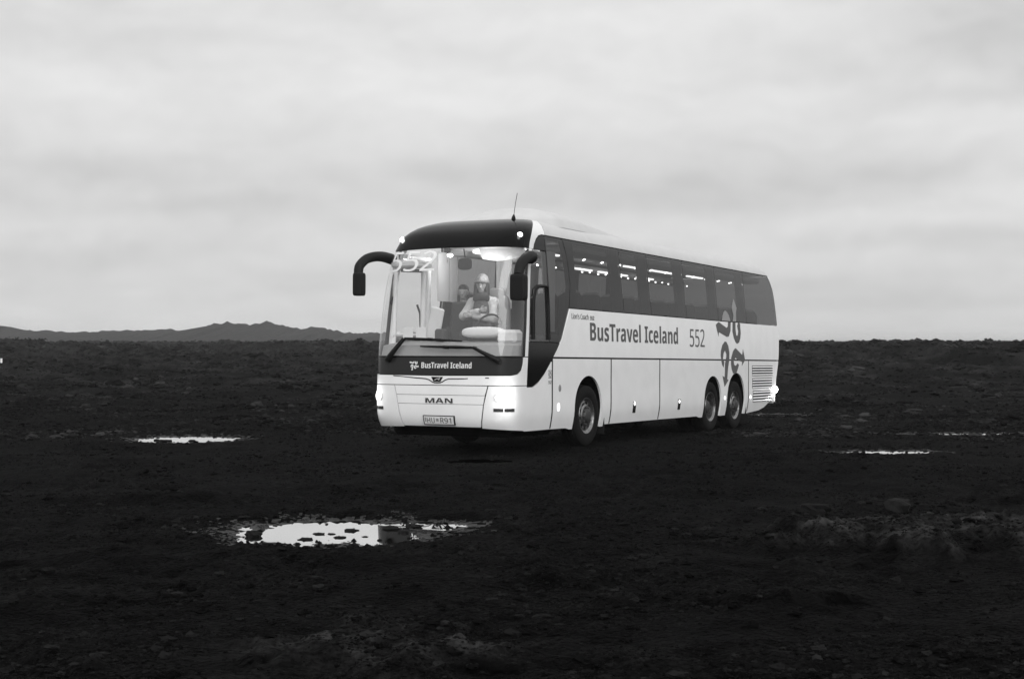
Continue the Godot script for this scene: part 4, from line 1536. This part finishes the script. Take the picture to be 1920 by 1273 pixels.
const CURLS := [
	[[9.35, 2.270], [9.19, 2.210], [9.25, 2.100], [9.34, 1.970], [9.36, 2.060], [9.85, 1.970], [9.98, 1.980], [10.10, 2.100], [10.13, 2.290], [9.96, 2.290], [9.94, 2.190], [9.85, 2.160], [9.38, 2.270]],
	[[10.25, 2.290], [10.23, 2.090], [10.31, 1.950], [10.42, 1.860], [10.51, 1.830], [10.64, 1.860], [10.73, 1.950], [10.77, 2.060], [10.74, 2.280], [10.61, 2.290], [10.55, 2.220], [10.61, 2.100], [10.56, 2.010], [10.47, 2.010], [10.43, 2.130], [10.44, 2.290]],
	[[9.72, 1.870], [9.56, 1.790], [9.47, 1.670], [9.45, 1.580], [9.49, 1.460], [9.54, 1.370], [9.63, 1.320], [9.67, 1.430], [9.59, 1.510], [9.63, 1.620], [9.72, 1.680], [9.81, 1.600], [9.80, 1.530], [9.72, 1.400], [9.72, 1.230], [9.70, 1.110], [9.57, 1.140], [9.70, 0.910], [9.94, 1.050], [9.86, 1.070], [9.91, 1.300], [9.99, 1.490], [10.00, 1.640], [9.93, 1.780], [9.82, 1.860]],
	[[10.37, 1.730], [10.23, 1.660], [10.12, 1.530], [10.10, 1.400], [10.15, 1.280], [10.23, 1.200], [10.33, 1.170], [10.47, 1.210], [10.56, 1.300], [10.62, 1.370], [10.54, 1.410], [10.40, 1.350], [10.30, 1.380], [10.27, 1.460], [10.40, 1.530], [10.59, 1.470], [10.84, 1.440], [10.82, 1.350], [10.93, 1.420], [11.03, 1.480], [10.95, 1.630], [10.90, 1.720], [10.84, 1.590], [10.43, 1.730]],
	[[9.58, 2.310], [9.63, 2.410], [9.71, 2.490], [9.80, 2.530], [9.91, 2.500], [10.03, 2.430], [10.11, 2.310]],
	[[10.38, 2.800], [10.48, 2.690], [10.55, 2.610], [10.50, 2.500], [10.48, 2.310], [10.28, 2.310], [10.33, 2.440], [10.24, 2.590], [10.29, 2.690]],
]

# ------------------------------------------------------------------ people
# smooth union of tapered capsules [a, b, ra, rb] meshed as surface nets
func flesh(prims: Array, cell: float, k: float) -> Tris:
	var lo: Vector3 = prims[0][0]
	var hi := lo
	for p in prims:
		var r := Vector3.ONE * (maxf(p[2], p[3]) + k + cell * 2)
		lo = lo.min(p[0] - r).min(p[1] - r)
		hi = hi.max(p[0] + r).max(p[1] + r)
	var nx := int((hi.x - lo.x) / cell) + 2
	var ny := int((hi.y - lo.y) / cell) + 2
	var nz := int((hi.z - lo.z) / cell) + 2
	var d := PackedFloat32Array()
	d.resize(nx * ny * nz)
	d.fill(1.0)
	for p in prims:
		var a: Vector3 = p[0]
		var b: Vector3 = p[1]
		var ra: float = p[2]
		var rb: float = p[3]
		var r := Vector3.ONE * (maxf(ra, rb) + k + cell * 2)
		var l0 := ((a.min(b) - r - lo) / cell).floor()
		var l1 := ((a.max(b) + r - lo) / cell).ceil()
		var ab := b - a
		var ll := maxf(ab.length_squared(), 1e-9)
		for z in range(maxi(int(l0.z), 0), mini(int(l1.z) + 1, nz)):
			for y in range(maxi(int(l0.y), 0), mini(int(l1.y) + 1, ny)):
				for x in range(maxi(int(l0.x), 0), mini(int(l1.x) + 1, nx)):
					var q := lo + Vector3(x, y, z) * cell
					var t := clampf((q - a).dot(ab) / ll, 0, 1)
					var e := (q - a - ab * t).length() - lerpf(ra, rb, t)
					var i := (z * ny + y) * nx + x
					var o := d[i]
					var h := maxf(k - absf(o - e), 0.0) / k
					d[i] = minf(o, e) - h * h * k * 0.25
	var vert := {}
	var t := Tris.new()
	var pts := PackedVector3Array()
	var nrs := PackedVector3Array()
	var off := [0, 1, nx, nx + 1, nx * ny, nx * ny + 1, nx * ny + nx, nx * ny + nx + 1]
	for z in nz - 1:
		for y in ny - 1:
			for x in nx - 1:
				var i := (z * ny + y) * nx + x
				var inside := 0
				for o in off:
					if d[i + o] < 0.0: inside += 1
				if inside == 0 or inside == 8: continue
				var s := Vector3.ZERO
				var c := 0
				for e in [[0, 1], [2, 3], [4, 5], [6, 7], [0, 2], [1, 3], [4, 6], [5, 7], [0, 4], [1, 5], [2, 6], [3, 7]]:
					var da := d[i + off[e[0]]]
					var db := d[i + off[e[1]]]
					if (da < 0.0) != (db < 0.0):
						var f := da / (da - db)
						var pa := Vector3(e[0] & 1, (e[0] >> 1) & 1, e[0] >> 2)
						var pb := Vector3(e[1] & 1, (e[1] >> 1) & 1, e[1] >> 2)
						s += pa.lerp(pb, f)
						c += 1
				vert[i] = pts.size()
				pts.append(lo + (Vector3(x, y, z) + s / c) * cell)
				nrs.append(Vector3(d[i + 1] - d[i] + d[i + off[7]] - d[i + off[6]], d[i + off[2]] - d[i] + d[i + off[7]] - d[i + off[5]], d[i + off[4]] - d[i] + d[i + off[7]] - d[i + off[3]]).normalized())
	var st := [1, nx, nx * ny]
	for i in vert:
		for ax in 3:
			var j: int = i + st[ax]
			if (d[i] < 0.0) == (d[j] < 0.0): continue
			var u: int = st[(ax + 1) % 3]
			var w: int = st[(ax + 2) % 3]
			if not (vert.has(i - u) and vert.has(i - w) and vert.has(i - u - w)): continue
			var q := [vert[i], vert[i - u], vert[i - u - w], vert[i - w]]
			t.tri(pts[q[0]], pts[q[1]], pts[q[2]], nrs[q[0]], nrs[q[1]], nrs[q[2]])
			t.tri(pts[q[0]], pts[q[2]], pts[q[3]], nrs[q[0]], nrs[q[2]], nrs[q[3]])
	return t

func hand(wrist: Vector3, dir: Vector3, palm_n: Vector3, thumb_side: float) -> Tris:
	var side := dir.cross(palm_n).normalized() * thumb_side
	var p := []
	var knuckle := wrist + dir * 0.085
	p.append([wrist, wrist + dir * 0.05, 0.026, 0.030])
	for i in 4:
		var o: Vector3 = side * (0.030 - 0.020 * i)
		var base: Vector3 = knuckle + o
		p.append([wrist + dir * 0.03 + o * 0.7, base, 0.014, 0.012])
		var ln: float = [0.042, 0.047, 0.044, 0.034][i]
		var j1: Vector3 = base + dir * ln + palm_n * 0.008
		var j2: Vector3 = j1 + (dir * 0.75 + palm_n * 0.65) * ln * 0.7
		p.append([base, j1, 0.0095, 0.009])
		p.append([j1, j2, 0.009, 0.0075])
	var tb := wrist + dir * 0.025 + side * 0.028
	var tj := tb + (dir * 0.6 + side * 0.7).normalized() * 0.042
	p.append([tb, tj, 0.013, 0.011])
	p.append([tj, tj + (dir * 0.9 + side * 0.2 + palm_n * 0.3).normalized() * 0.032, 0.011, 0.009])
	return flesh(p, 0.005, 0.006)

func head_flesh(c: Vector3, f: Vector3) -> Array:
	# c: centre of the skull, f: unit direction of the face
	var s := f.cross(Vector3.UP).normalized()
	return [[c + f * -0.015 + Vector3(0, 0.02, 0), c + f * 0.012 + Vector3(0, 0.02, 0), 0.088, 0.085], [c + f * 0.035 + Vector3(0, -0.03, 0), c + f * 0.045 + Vector3(0, -0.075, 0), 0.060, 0.040],
		[c + f * 0.090 + Vector3(0, -0.005, 0), c + f * 0.106 + Vector3(0, -0.030, 0), 0.010, 0.015], [c + f * 0.075 + Vector3(0, -0.062, 0) - s * 0.016, c + f * 0.075 + Vector3(0, -0.062, 0) + s * 0.016, 0.012, 0.012],
		[c + s * 0.082 + Vector3(0, 0.01, 0), c + s * 0.084 + Vector3(0, -0.03, 0), 0.016, 0.012], [c - s * 0.082 + Vector3(0, 0.01, 0), c - s * 0.084 + Vector3(0, -0.03, 0), 0.016, 0.012],
		[c + Vector3(0, -0.03, 0) - f * 0.01, c + Vector3(0, -0.17, 0) - f * 0.03, 0.052, 0.056]]

func build_people() -> void:
	var to_world := bus.transform
	# the driver: sits half turned behind the wheel, arms folded, pale knitted hat
	var dr := Node3D.new()
	dr.name = "person"
	add_child(dr)
	dr.transform = to_world * Transform3D(Basis(), B(1.19, 1.17, 1.45))
	tag(dr, "person in a pale jacket and light knitted hat with folded arms behind the steering wheel", "person")
	var hc := Vector3(-0.01, 1.475, -0.20)
	var face := Vector3(-0.30, -0.03, -0.95).normalized()
	var sl := Vector3(-0.19, 1.20, -0.12)   # the driver's left shoulder (towards the driver's window)
	var sr := Vector3(0.20, 1.20, -0.14)
	var el := Vector3(-0.25, 0.93, -0.24)
	var er := Vector3(0.30, 0.98, -0.26)
	var wl := Vector3(0.06, 0.98, -0.40)
	var wr := Vector3(-0.10, 1.06, -0.42)
	var hip := Vector3(0, 0.60, -0.05)
	var body := flesh(head_flesh(hc, face).map(func(p): return [hc + (p[0] - hc) * 1.1, hc + (p[1] - hc) * 1.1, p[2] * 1.1, p[3] * 1.1]), 0.009, 0.02)
	body.join(flesh([[hc + Vector3(0, -0.15, 0.03), hc + Vector3(0, -0.24, 0.05), 0.055, 0.07], [Vector3(0, 1.18, -0.10), hip, 0.11, 0.12], [sl, el, 0.04, 0.035], [el, wl, 0.035, 0.026], [sr, er, 0.04, 0.035], [er, wr, 0.035, 0.026], [Vector3(0, 1.2, -0.12), sl, 0.07, 0.045], [Vector3(0, 1.2, -0.12), sr, 0.07, 0.045]], 0.016, 0.03))
	body.join(hand(wl, (wl - el).normalized(), Vector3(0, -0.2, 1).normalized(), -1.0))
	body.join(hand(wr, (wr - er).normalized(), Vector3(0, -0.2, 1).normalized(), 1.0))
	part("body", body.mesh(), M.skin, dr)
	part("jacket", flesh([[Vector3(0, 1.16, -0.10), Vector3(0, 0.78, -0.08), 0.155, 0.175], [sl, el, 0.082, 0.068], [el, wl.lerp(el, 0.12), 0.068, 0.050], [sr, er, 0.082, 0.068], [er, wr.lerp(er, 0.12), 0.068, 0.050], [Vector3(0, 1.22, -0.11), sl, 0.11, 0.085], [Vector3(0, 1.22, -0.11), sr, 0.11, 0.085], [hc + Vector3(-0.05, -0.21, 0.03), hc + Vector3(0.05, -0.21, 0.03), 0.075, 0.075]], 0.014, 0.035).mesh(), M.jacket, dr)
	var kl := Vector3(-0.12, 0.66, -0.52)
	var kr := Vector3(0.13, 0.66, -0.52)
	part("trousers", flesh([[hip, Vector3(0, 0.70, -0.06), 0.165, 0.16], [hip + Vector3(-0.09, 0.02, 0), kl, 0.10, 0.075], [hip + Vector3(0.09, 0.02, 0), kr, 0.10, 0.075], [kl, Vector3(-0.12, 0.12, -0.50), 0.075, 0.05], [kr, Vector3(0.13, 0.12, -0.50), 0.075, 0.05]], 0.018, 0.04).mesh(), M.dark_cloth, dr)
	for x in [-0.12, 0.13]:
		part("shoe", flesh([[Vector3(x, 0.05, -0.46), Vector3(x, 0.045, -0.64), 0.05, 0.04], [Vector3(x, 0.06, -0.47), Vector3(x, 0.13, -0.49), 0.05, 0.05]], 0.012, 0.02).mesh(), M.rubber, dr)
	var hs := face.cross(Vector3.UP).normalized()
	part("knitted_hat", flesh([[hc + Vector3(0, 0.070, 0) - face * 0.022, hc + Vector3(0, 0.105, 0) - face * 0.045, 0.112, 0.095], [hc + Vector3(0, 0.068, 0) + face * 0.030, hc + Vector3(0, 0.075, 0) - face * 0.04, 0.078, 0.105]], 0.010, 0.02).mesh(), M.beanie, dr)
	var brim := []
	for k in 21:
		var an := TAU * k / 20.0
		brim.append(hc + Vector3(0, 0.048 + 0.012 * cos(an), 0) + face * (cos(an) * 0.113 - 0.005) + hs * sin(an) * 0.108)
	part("hat_brim", tube(brim, 0.022, 8).mesh(), M.hat_brim, dr)
	part("hair", flesh([[hc + face * 0.015 + hs * 0.085, hc + face * 0.045 + hs * 0.10 + Vector3(0, -0.22, 0), 0.045, 0.040], [hc + face * 0.015 - hs * 0.085, hc + face * 0.045 - hs * 0.10 + Vector3(0, -0.22, 0), 0.045, 0.040], [hc - face * 0.06, hc - face * 0.06 + Vector3(0, -0.18, 0), 0.07, 0.05]], 0.010, 0.02).mesh(), M.hair, dr)
	part("body_warmer", flesh([[Vector3(0, 1.15, -0.12), Vector3(0, 0.80, -0.10), 0.168, 0.188]], 0.014, 0.03).mesh(), M.seat_cloth, dr)
	part("scarf", flesh([[hc + Vector3(-0.07, -0.175, -0.02), hc + Vector3(0.07, -0.175, -0.02), 0.075, 0.075], [hc + Vector3(-0.04, -0.18, -0.06), hc + Vector3(0.05, -0.19, -0.06), 0.06, 0.06]], 0.012, 0.03).mesh(), M.dark_cloth, dr)
	for s in [-1.0, 1.0]:
		part("eye", ellipsoid(hc + face * 0.096 + hs * 0.035 * s + Vector3(0, 0.004, 0), Vector3(0.013, 0.008, 0.011), 10).mesh(), M.eye, dr)
		part("eyebrow", tube([hc + face * 0.102 + hs * 0.020 * s + Vector3(0, 0.024, 0), hc + face * 0.094 + hs * 0.050 * s + Vector3(0, 0.026, 0)], 0.0045, 6).mesh(), M.hair, dr)
	part("mouth", tube([hc + face * 0.098 - hs * 0.022 + Vector3(0, -0.066, 0), hc + face * 0.101 + Vector3(0, -0.068, 0), hc + face * 0.098 + hs * 0.022 + Vector3(0, -0.066, 0)], 0.004, 6).mesh(), M.seat_trim, dr)
	# a passenger on the front seat by the door side, mostly hidden
	var pa := Node3D.new()
	pa.name = "person_001"
	add_child(pa)
	pa.transform = to_world * Transform3D(Basis(), B(2.22, 1.365, 2.58))
	tag(pa, "dark-haired person in dark clothes on a front seat behind the coach door", "person")
	var pc := Vector3(0, 1.24, -0.14)
	var pf := Vector3(-0.35, -0.05, -0.93).normalized()
	var ps := pf.cross(Vector3.UP).normalized()
	var pb := flesh(head_flesh(pc, pf), 0.010, 0.02)
	var ql := Vector3(-0.19, 0.98, -0.06)
	var qr := Vector3(0.19, 0.98, -0.06)
	var xl := Vector3(-0.22, 0.70, -0.12)
	var xr := Vector3(0.22, 0.70, -0.12)
	var yl := Vector3(-0.10, 0.62, -0.34)
	var yr := Vector3(0.10, 0.62, -0.34)
	pb.join(flesh([[pc + Vector3(0, -0.15, 0.03), pc + Vector3(0, -0.24, 0.05), 0.055, 0.07], [Vector3(0, 0.96, -0.05), Vector3(0, 0.55, -0.03), 0.11, 0.12], [Vector3(0, 0.98, -0.05), ql, 0.07, 0.045], [Vector3(0, 0.98, -0.05), qr, 0.07, 0.045], [ql, xl, 0.04, 0.035], [qr, xr, 0.04, 0.035], [xl, yl, 0.034, 0.026], [xr, yr, 0.034, 0.026]], 0.018, 0.03))
	pb.join(hand(yl, (yl - xl).normalized(), Vector3(0, -1, 0.1).normalized(), 1.0))
	pb.join(hand(yr, (yr - xr).normalized(), Vector3(0, -1, 0.1).normalized(), -1.0))
	part("body", pb.mesh(), M.skin, pa)
	part("jacket", flesh([[Vector3(0, 0.94, -0.05), Vector3(0, 0.60, -0.03), 0.15, 0.165], [Vector3(0, 0.99, -0.05), ql, 0.10, 0.08], [Vector3(0, 0.99, -0.05), qr, 0.10, 0.08], [ql, xl, 0.075, 0.06], [qr, xr, 0.075, 0.06], [xl, yl.lerp(xl, 0.12), 0.06, 0.045], [xr, yr.lerp(xr, 0.12), 0.06, 0.045]], 0.016, 0.035).mesh(), M.dark_cloth, pa)
	part("trousers", flesh([[Vector3(0, 0.54, -0.03), Vector3(0, 0.58, -0.03), 0.155, 0.15], [Vector3(-0.09, 0.54, -0.05), Vector3(-0.11, 0.56, -0.46), 0.095, 0.072], [Vector3(0.09, 0.54, -0.05), Vector3(0.11, 0.56, -0.46), 0.095, 0.072], [Vector3(-0.11, 0.56, -0.46), Vector3(-0.11, 0.10, -0.44), 0.072, 0.05], [Vector3(0.11, 0.56, -0.46), Vector3(0.11, 0.10, -0.44), 0.072, 0.05]], 0.02, 0.04).mesh(), M.dark_cloth, pa)
	for x in [-0.11, 0.11]:
		part("shoe", flesh([[Vector3(x, 0.045, -0.40), Vector3(x, 0.04, -0.56), 0.045, 0.038], [Vector3(x, 0.06, -0.41), Vector3(x, 0.12, -0.43), 0.045, 0.045]], 0.014, 0.02).mesh(), M.rubber, pa)
	part("hair", flesh([[pc + Vector3(0, 0.055, 0) - pf * 0.03, pc + Vector3(0, 0.07, 0) + pf * 0.01, 0.095, 0.080], [pc - pf * 0.05 + ps * 0.05, pc - pf * 0.05 + ps * 0.075 + Vector3(0, -0.18, 0), 0.06, 0.04], [pc - pf * 0.05 - ps * 0.05, pc - pf * 0.05 - ps * 0.075 + Vector3(0, -0.18, 0), 0.06, 0.04]], 0.012, 0.02).mesh(), M.hair, pa)
	for s in [-1.0, 1.0]:
		part("eye", ellipsoid(pc + pf * 0.087 + ps * 0.032 * s + Vector3(0, 0.006, 0), Vector3(0.012, 0.007, 0.010), 10).mesh(), M.eye, pa)

# ------------------------------------------------------------------ stones
func stone(sd: int, seg := 14, rough := 0.35) -> ArrayMesh:
	var n := FastNoiseLite.new()
	n.seed = sd
	n.frequency = 0.9
	n.fractal_octaves = 3
	var f := func(i: int, k: int) -> Vector3:
		var a := PI * i / (seg / 2.0)
		var b := TAU * (k % seg) / seg
		var d := Vector3(sin(a) * cos(b), cos(a), sin(a) * sin(b))
		var r := 1.0 + n.get_noise_3dv(d * 1.3) * rough * 2.0
		var p := d * r
		p.y = clampf(p.y, -0.7, 0.8 + n.get_noise_3dv(d * 2.0) * 0.1)
		return p
	var t := Tris.new()
	for i in seg / 2:
		for k in seg:
			var p: Array = [f.call(i, k), f.call(i + 1, k), f.call(i + 1, k + 1), f.call(i, k + 1)]
			var o: Vector3 = p[0] + p[2]
			if i > 0: t.flat(p[0], p[1], p[3], o)
			if i < seg / 2 - 1: t.flat(p[1], p[2], p[3], o)
	return t.mesh()

func build_rocks() -> void:
	var rm := mat(0.012, 0.9, 0.0, 0.2)
	rm.albedo_texture = noise_texture(256, 0.05, 4, 81, 0.4, 1.0)
	rm.uv1_triplanar = true
	rm.uv1_scale = Vector3(0.7, 0.7, 0.7)
	M.rock = rm
	var pale := mat(0.020, 0.9, 0.0, 0.2)
	pale.albedo_texture = rm.albedo_texture
	pale.uv1_triplanar = true
	var shapes := [stone(1), stone(2), stone(3), stone(4), stone(5)]
	# x, z, half sizes, label, group
	var wet := "dark stone standing in the large puddle"
	var list := [
		[3.86, -14.05, 0.11, 0.10, 0.10, "rounded grey boulder sitting alone behind the mossy hummock", "", 0],
		[-2.30, -12.50, 0.075, 0.045, 0.07, "dark stone on the rim of the large puddle, at its pointed end", "", 1],
		[-1.47, -12.85, 0.06, 0.022, 0.06, wet, "stones in the large puddle", 2], [-1.12, -12.98, 0.085, 0.03, 0.09, "broadest of the dark stones standing in the large puddle", "", 3],
		[-1.52, -12.40, 0.055, 0.018, 0.05, wet, "stones in the large puddle", 4], [-1.73, -12.62, 0.05, 0.018, 0.04, wet, "stones in the large puddle", 0],
		[-1.62, -12.62, 0.035, 0.016, 0.03, wet, "stones in the large puddle", 1], [-1.80, -12.28, 0.06, 0.02, 0.05, wet, "stones in the large puddle", 2],
		[-0.98, -12.72, 0.05, 0.022, 0.05, wet, "stones in the large puddle", 4], [-0.92, -13.10, 0.08, 0.03, 0.07, "dark stone where the large puddle narrows into its shallow tail", "", 1], [-1.30, -12.45, 0.03, 0.014, 0.03, "tiny dark pebble breaking the water of the large puddle", "", 3],
		[-5.98, -24.20, 0.13, 0.035, 0.10, "dark stone in the bright oval puddle, the widest of those there", "", 2], [-5.55, -24.4, 0.07, 0.03, 0.05, "small dark stone in the bright oval puddle", "stones in the oval puddle", 3],
		[-6.2, -24.55, 0.05, 0.03, 0.05, "small dark stone in the bright oval puddle", "stones in the oval puddle", 4],
		[2.95, -13.8, 0.16, 0.07, 0.08, "low dark slab of lava at the far edge of the mossy hummock", "", 4]]
	for e in list:
		var o := part(numbered("rock"), shapes[e[7]], pale if e[7] == 0 and e[2] > 0.1 else rm, self)
		var y := ground_h(e[0], e[1])
		for p in PUDDLES:
			if Vector2((e[0] - p[0]) / p[2], (e[1] - p[1]) / p[3]).length() < 1.05: y = maxf(y, p[4] - 0.01)
		o.position = Vector3(e[0], y + e[3] * 0.45, e[1])
		o.rotation.y = rng.randf() * TAU if e[2] == e[4] else 0.0
		o.scale = Vector3(e[2], e[3], e[4])
		tag(o, e[5], "rock", e[6])

func scatter(called: String, label: String, mesh: Mesh, count: int, r0: float, r1: float, size: Callable, sink: float, density: Callable, shade: Callable) -> void:
	var list := []
	var cols := []
	var tries := 0
	while list.size() < count and tries < count * 5:
		tries += 1
		var r := r0 * pow(r1 / r0, rng.randf())
		var a := deg_to_rad(rng.randf_range(-25.0, 25.0))
		var x := r * sin(a)
		var z := -r * cos(a)
		if rng.randf() > density.call(x, z): continue
		var s: float = size.call(r)
		var wu := bus_uw(x, z)
		if s > 0.02 and wu.x > -0.4 and wu.x < 3.0 and wu.y > -0.6 and wu.y < 14.2: continue
		var wet := false
		for p in PUDDLES:
			if Vector2((x - p[0]) / p[2], (z - p[1]) / p[3]).length() < 1.15: wet = true
		if wet and (s > 0.02 or rng.randf() < 0.6): continue
		var b := Basis.from_euler(Vector3(rng.randf() * 0.6, rng.randf() * TAU, rng.randf() * 0.6)).scaled(Vector3(s * rng.randf_range(0.8, 1.5), s * rng.randf_range(0.4, 0.85), s))
		list.append(Transform3D(b, Vector3(x, ground_h(x, z) + s * sink, z)))
		var c: float = shade.call(x, z)
		cols.append(Color(c, c, c))
	var mm := MultiMesh.new()
	mm.transform_format = MultiMesh.TRANSFORM_3D
	mm.use_colors = true
	mm.mesh = mesh
	mm.instance_count = list.size()
	for i in list.size():
		mm.set_instance_transform(i, list[i])
		mm.set_instance_color(i, cols[i])
	var o := MultiMeshInstance3D.new()
	o.name = called
	o.multimesh = mm
	var gm := mat(1.0, 0.95, 0.0, 0.12)
	gm.vertex_color_use_as_albedo = true
	o.material_override = gm
	add_child(o)
	tag(o, label, called.replace("_", " "), "", "stuff")

func build_gravel() -> void:
	scatter("gravel", "loose black gravel strewn over the volcanic ground", stone(17, 8, 0.5), 90000, 6.2, 40.0,
		func(r): return minf(0.0030 * pow(rng.randf(), -0.36) * (1.0 + r * 0.05), 0.036), 0.2,
		func(x, z): return clampf(n_patch.get_noise_2d(x * 1.2 + 33.0, z * 1.2) * 1.5 + 0.5 + mound(x, z) * 4.0, 0.10, 1.0),
		func(_x, _z): return 0.002 + 0.014 * pow(rng.randf(), 2.4))
	scatter("lava_rubble", "rough lava rubble and moss clumps covering the far plain", stone(23, 10, 0.6), 90000, 27.0, 230.0,
		func(r): return minf(0.012 * pow(rng.randf(), -0.33) * (0.3 + r * 0.030), 0.004 * r), 0.12,
		func(x, z): return clampf(n_patch.get_noise_2d(x * 0.5 + 11.0, z * 0.5) * 1.6 + 0.55, 0.08, 1.0),
		func(x, z): return (0.004 + 0.034 * pow(rng.randf(), 2.0)) * clampf(0.7 + n_patch.get_noise_2d(x * 0.8 + 15.0, z * 0.8) * 1.2, 0.15, 1.4))

func build_post() -> void:
	# a white marker post at the edge of the track, far left
	var x := -31.22
	var z := -86.0
	var o := node("marker_post", self, Vector3(x, ground_h(x, z) - 0.05, z))
	part("post", box(Vector3(0, 0.26, 0), Vector3(0.12, 0.52, 0.06), 0.012).mesh(), M.white, o)
	part("post_cap", box(Vector3(0, 0.54, 0), Vector3(0.135, 0.05, 0.075), 0.015).mesh(), M.dash_dark, o)
	tag(o, "thin white marker post standing alone on the gravel plain", "post")
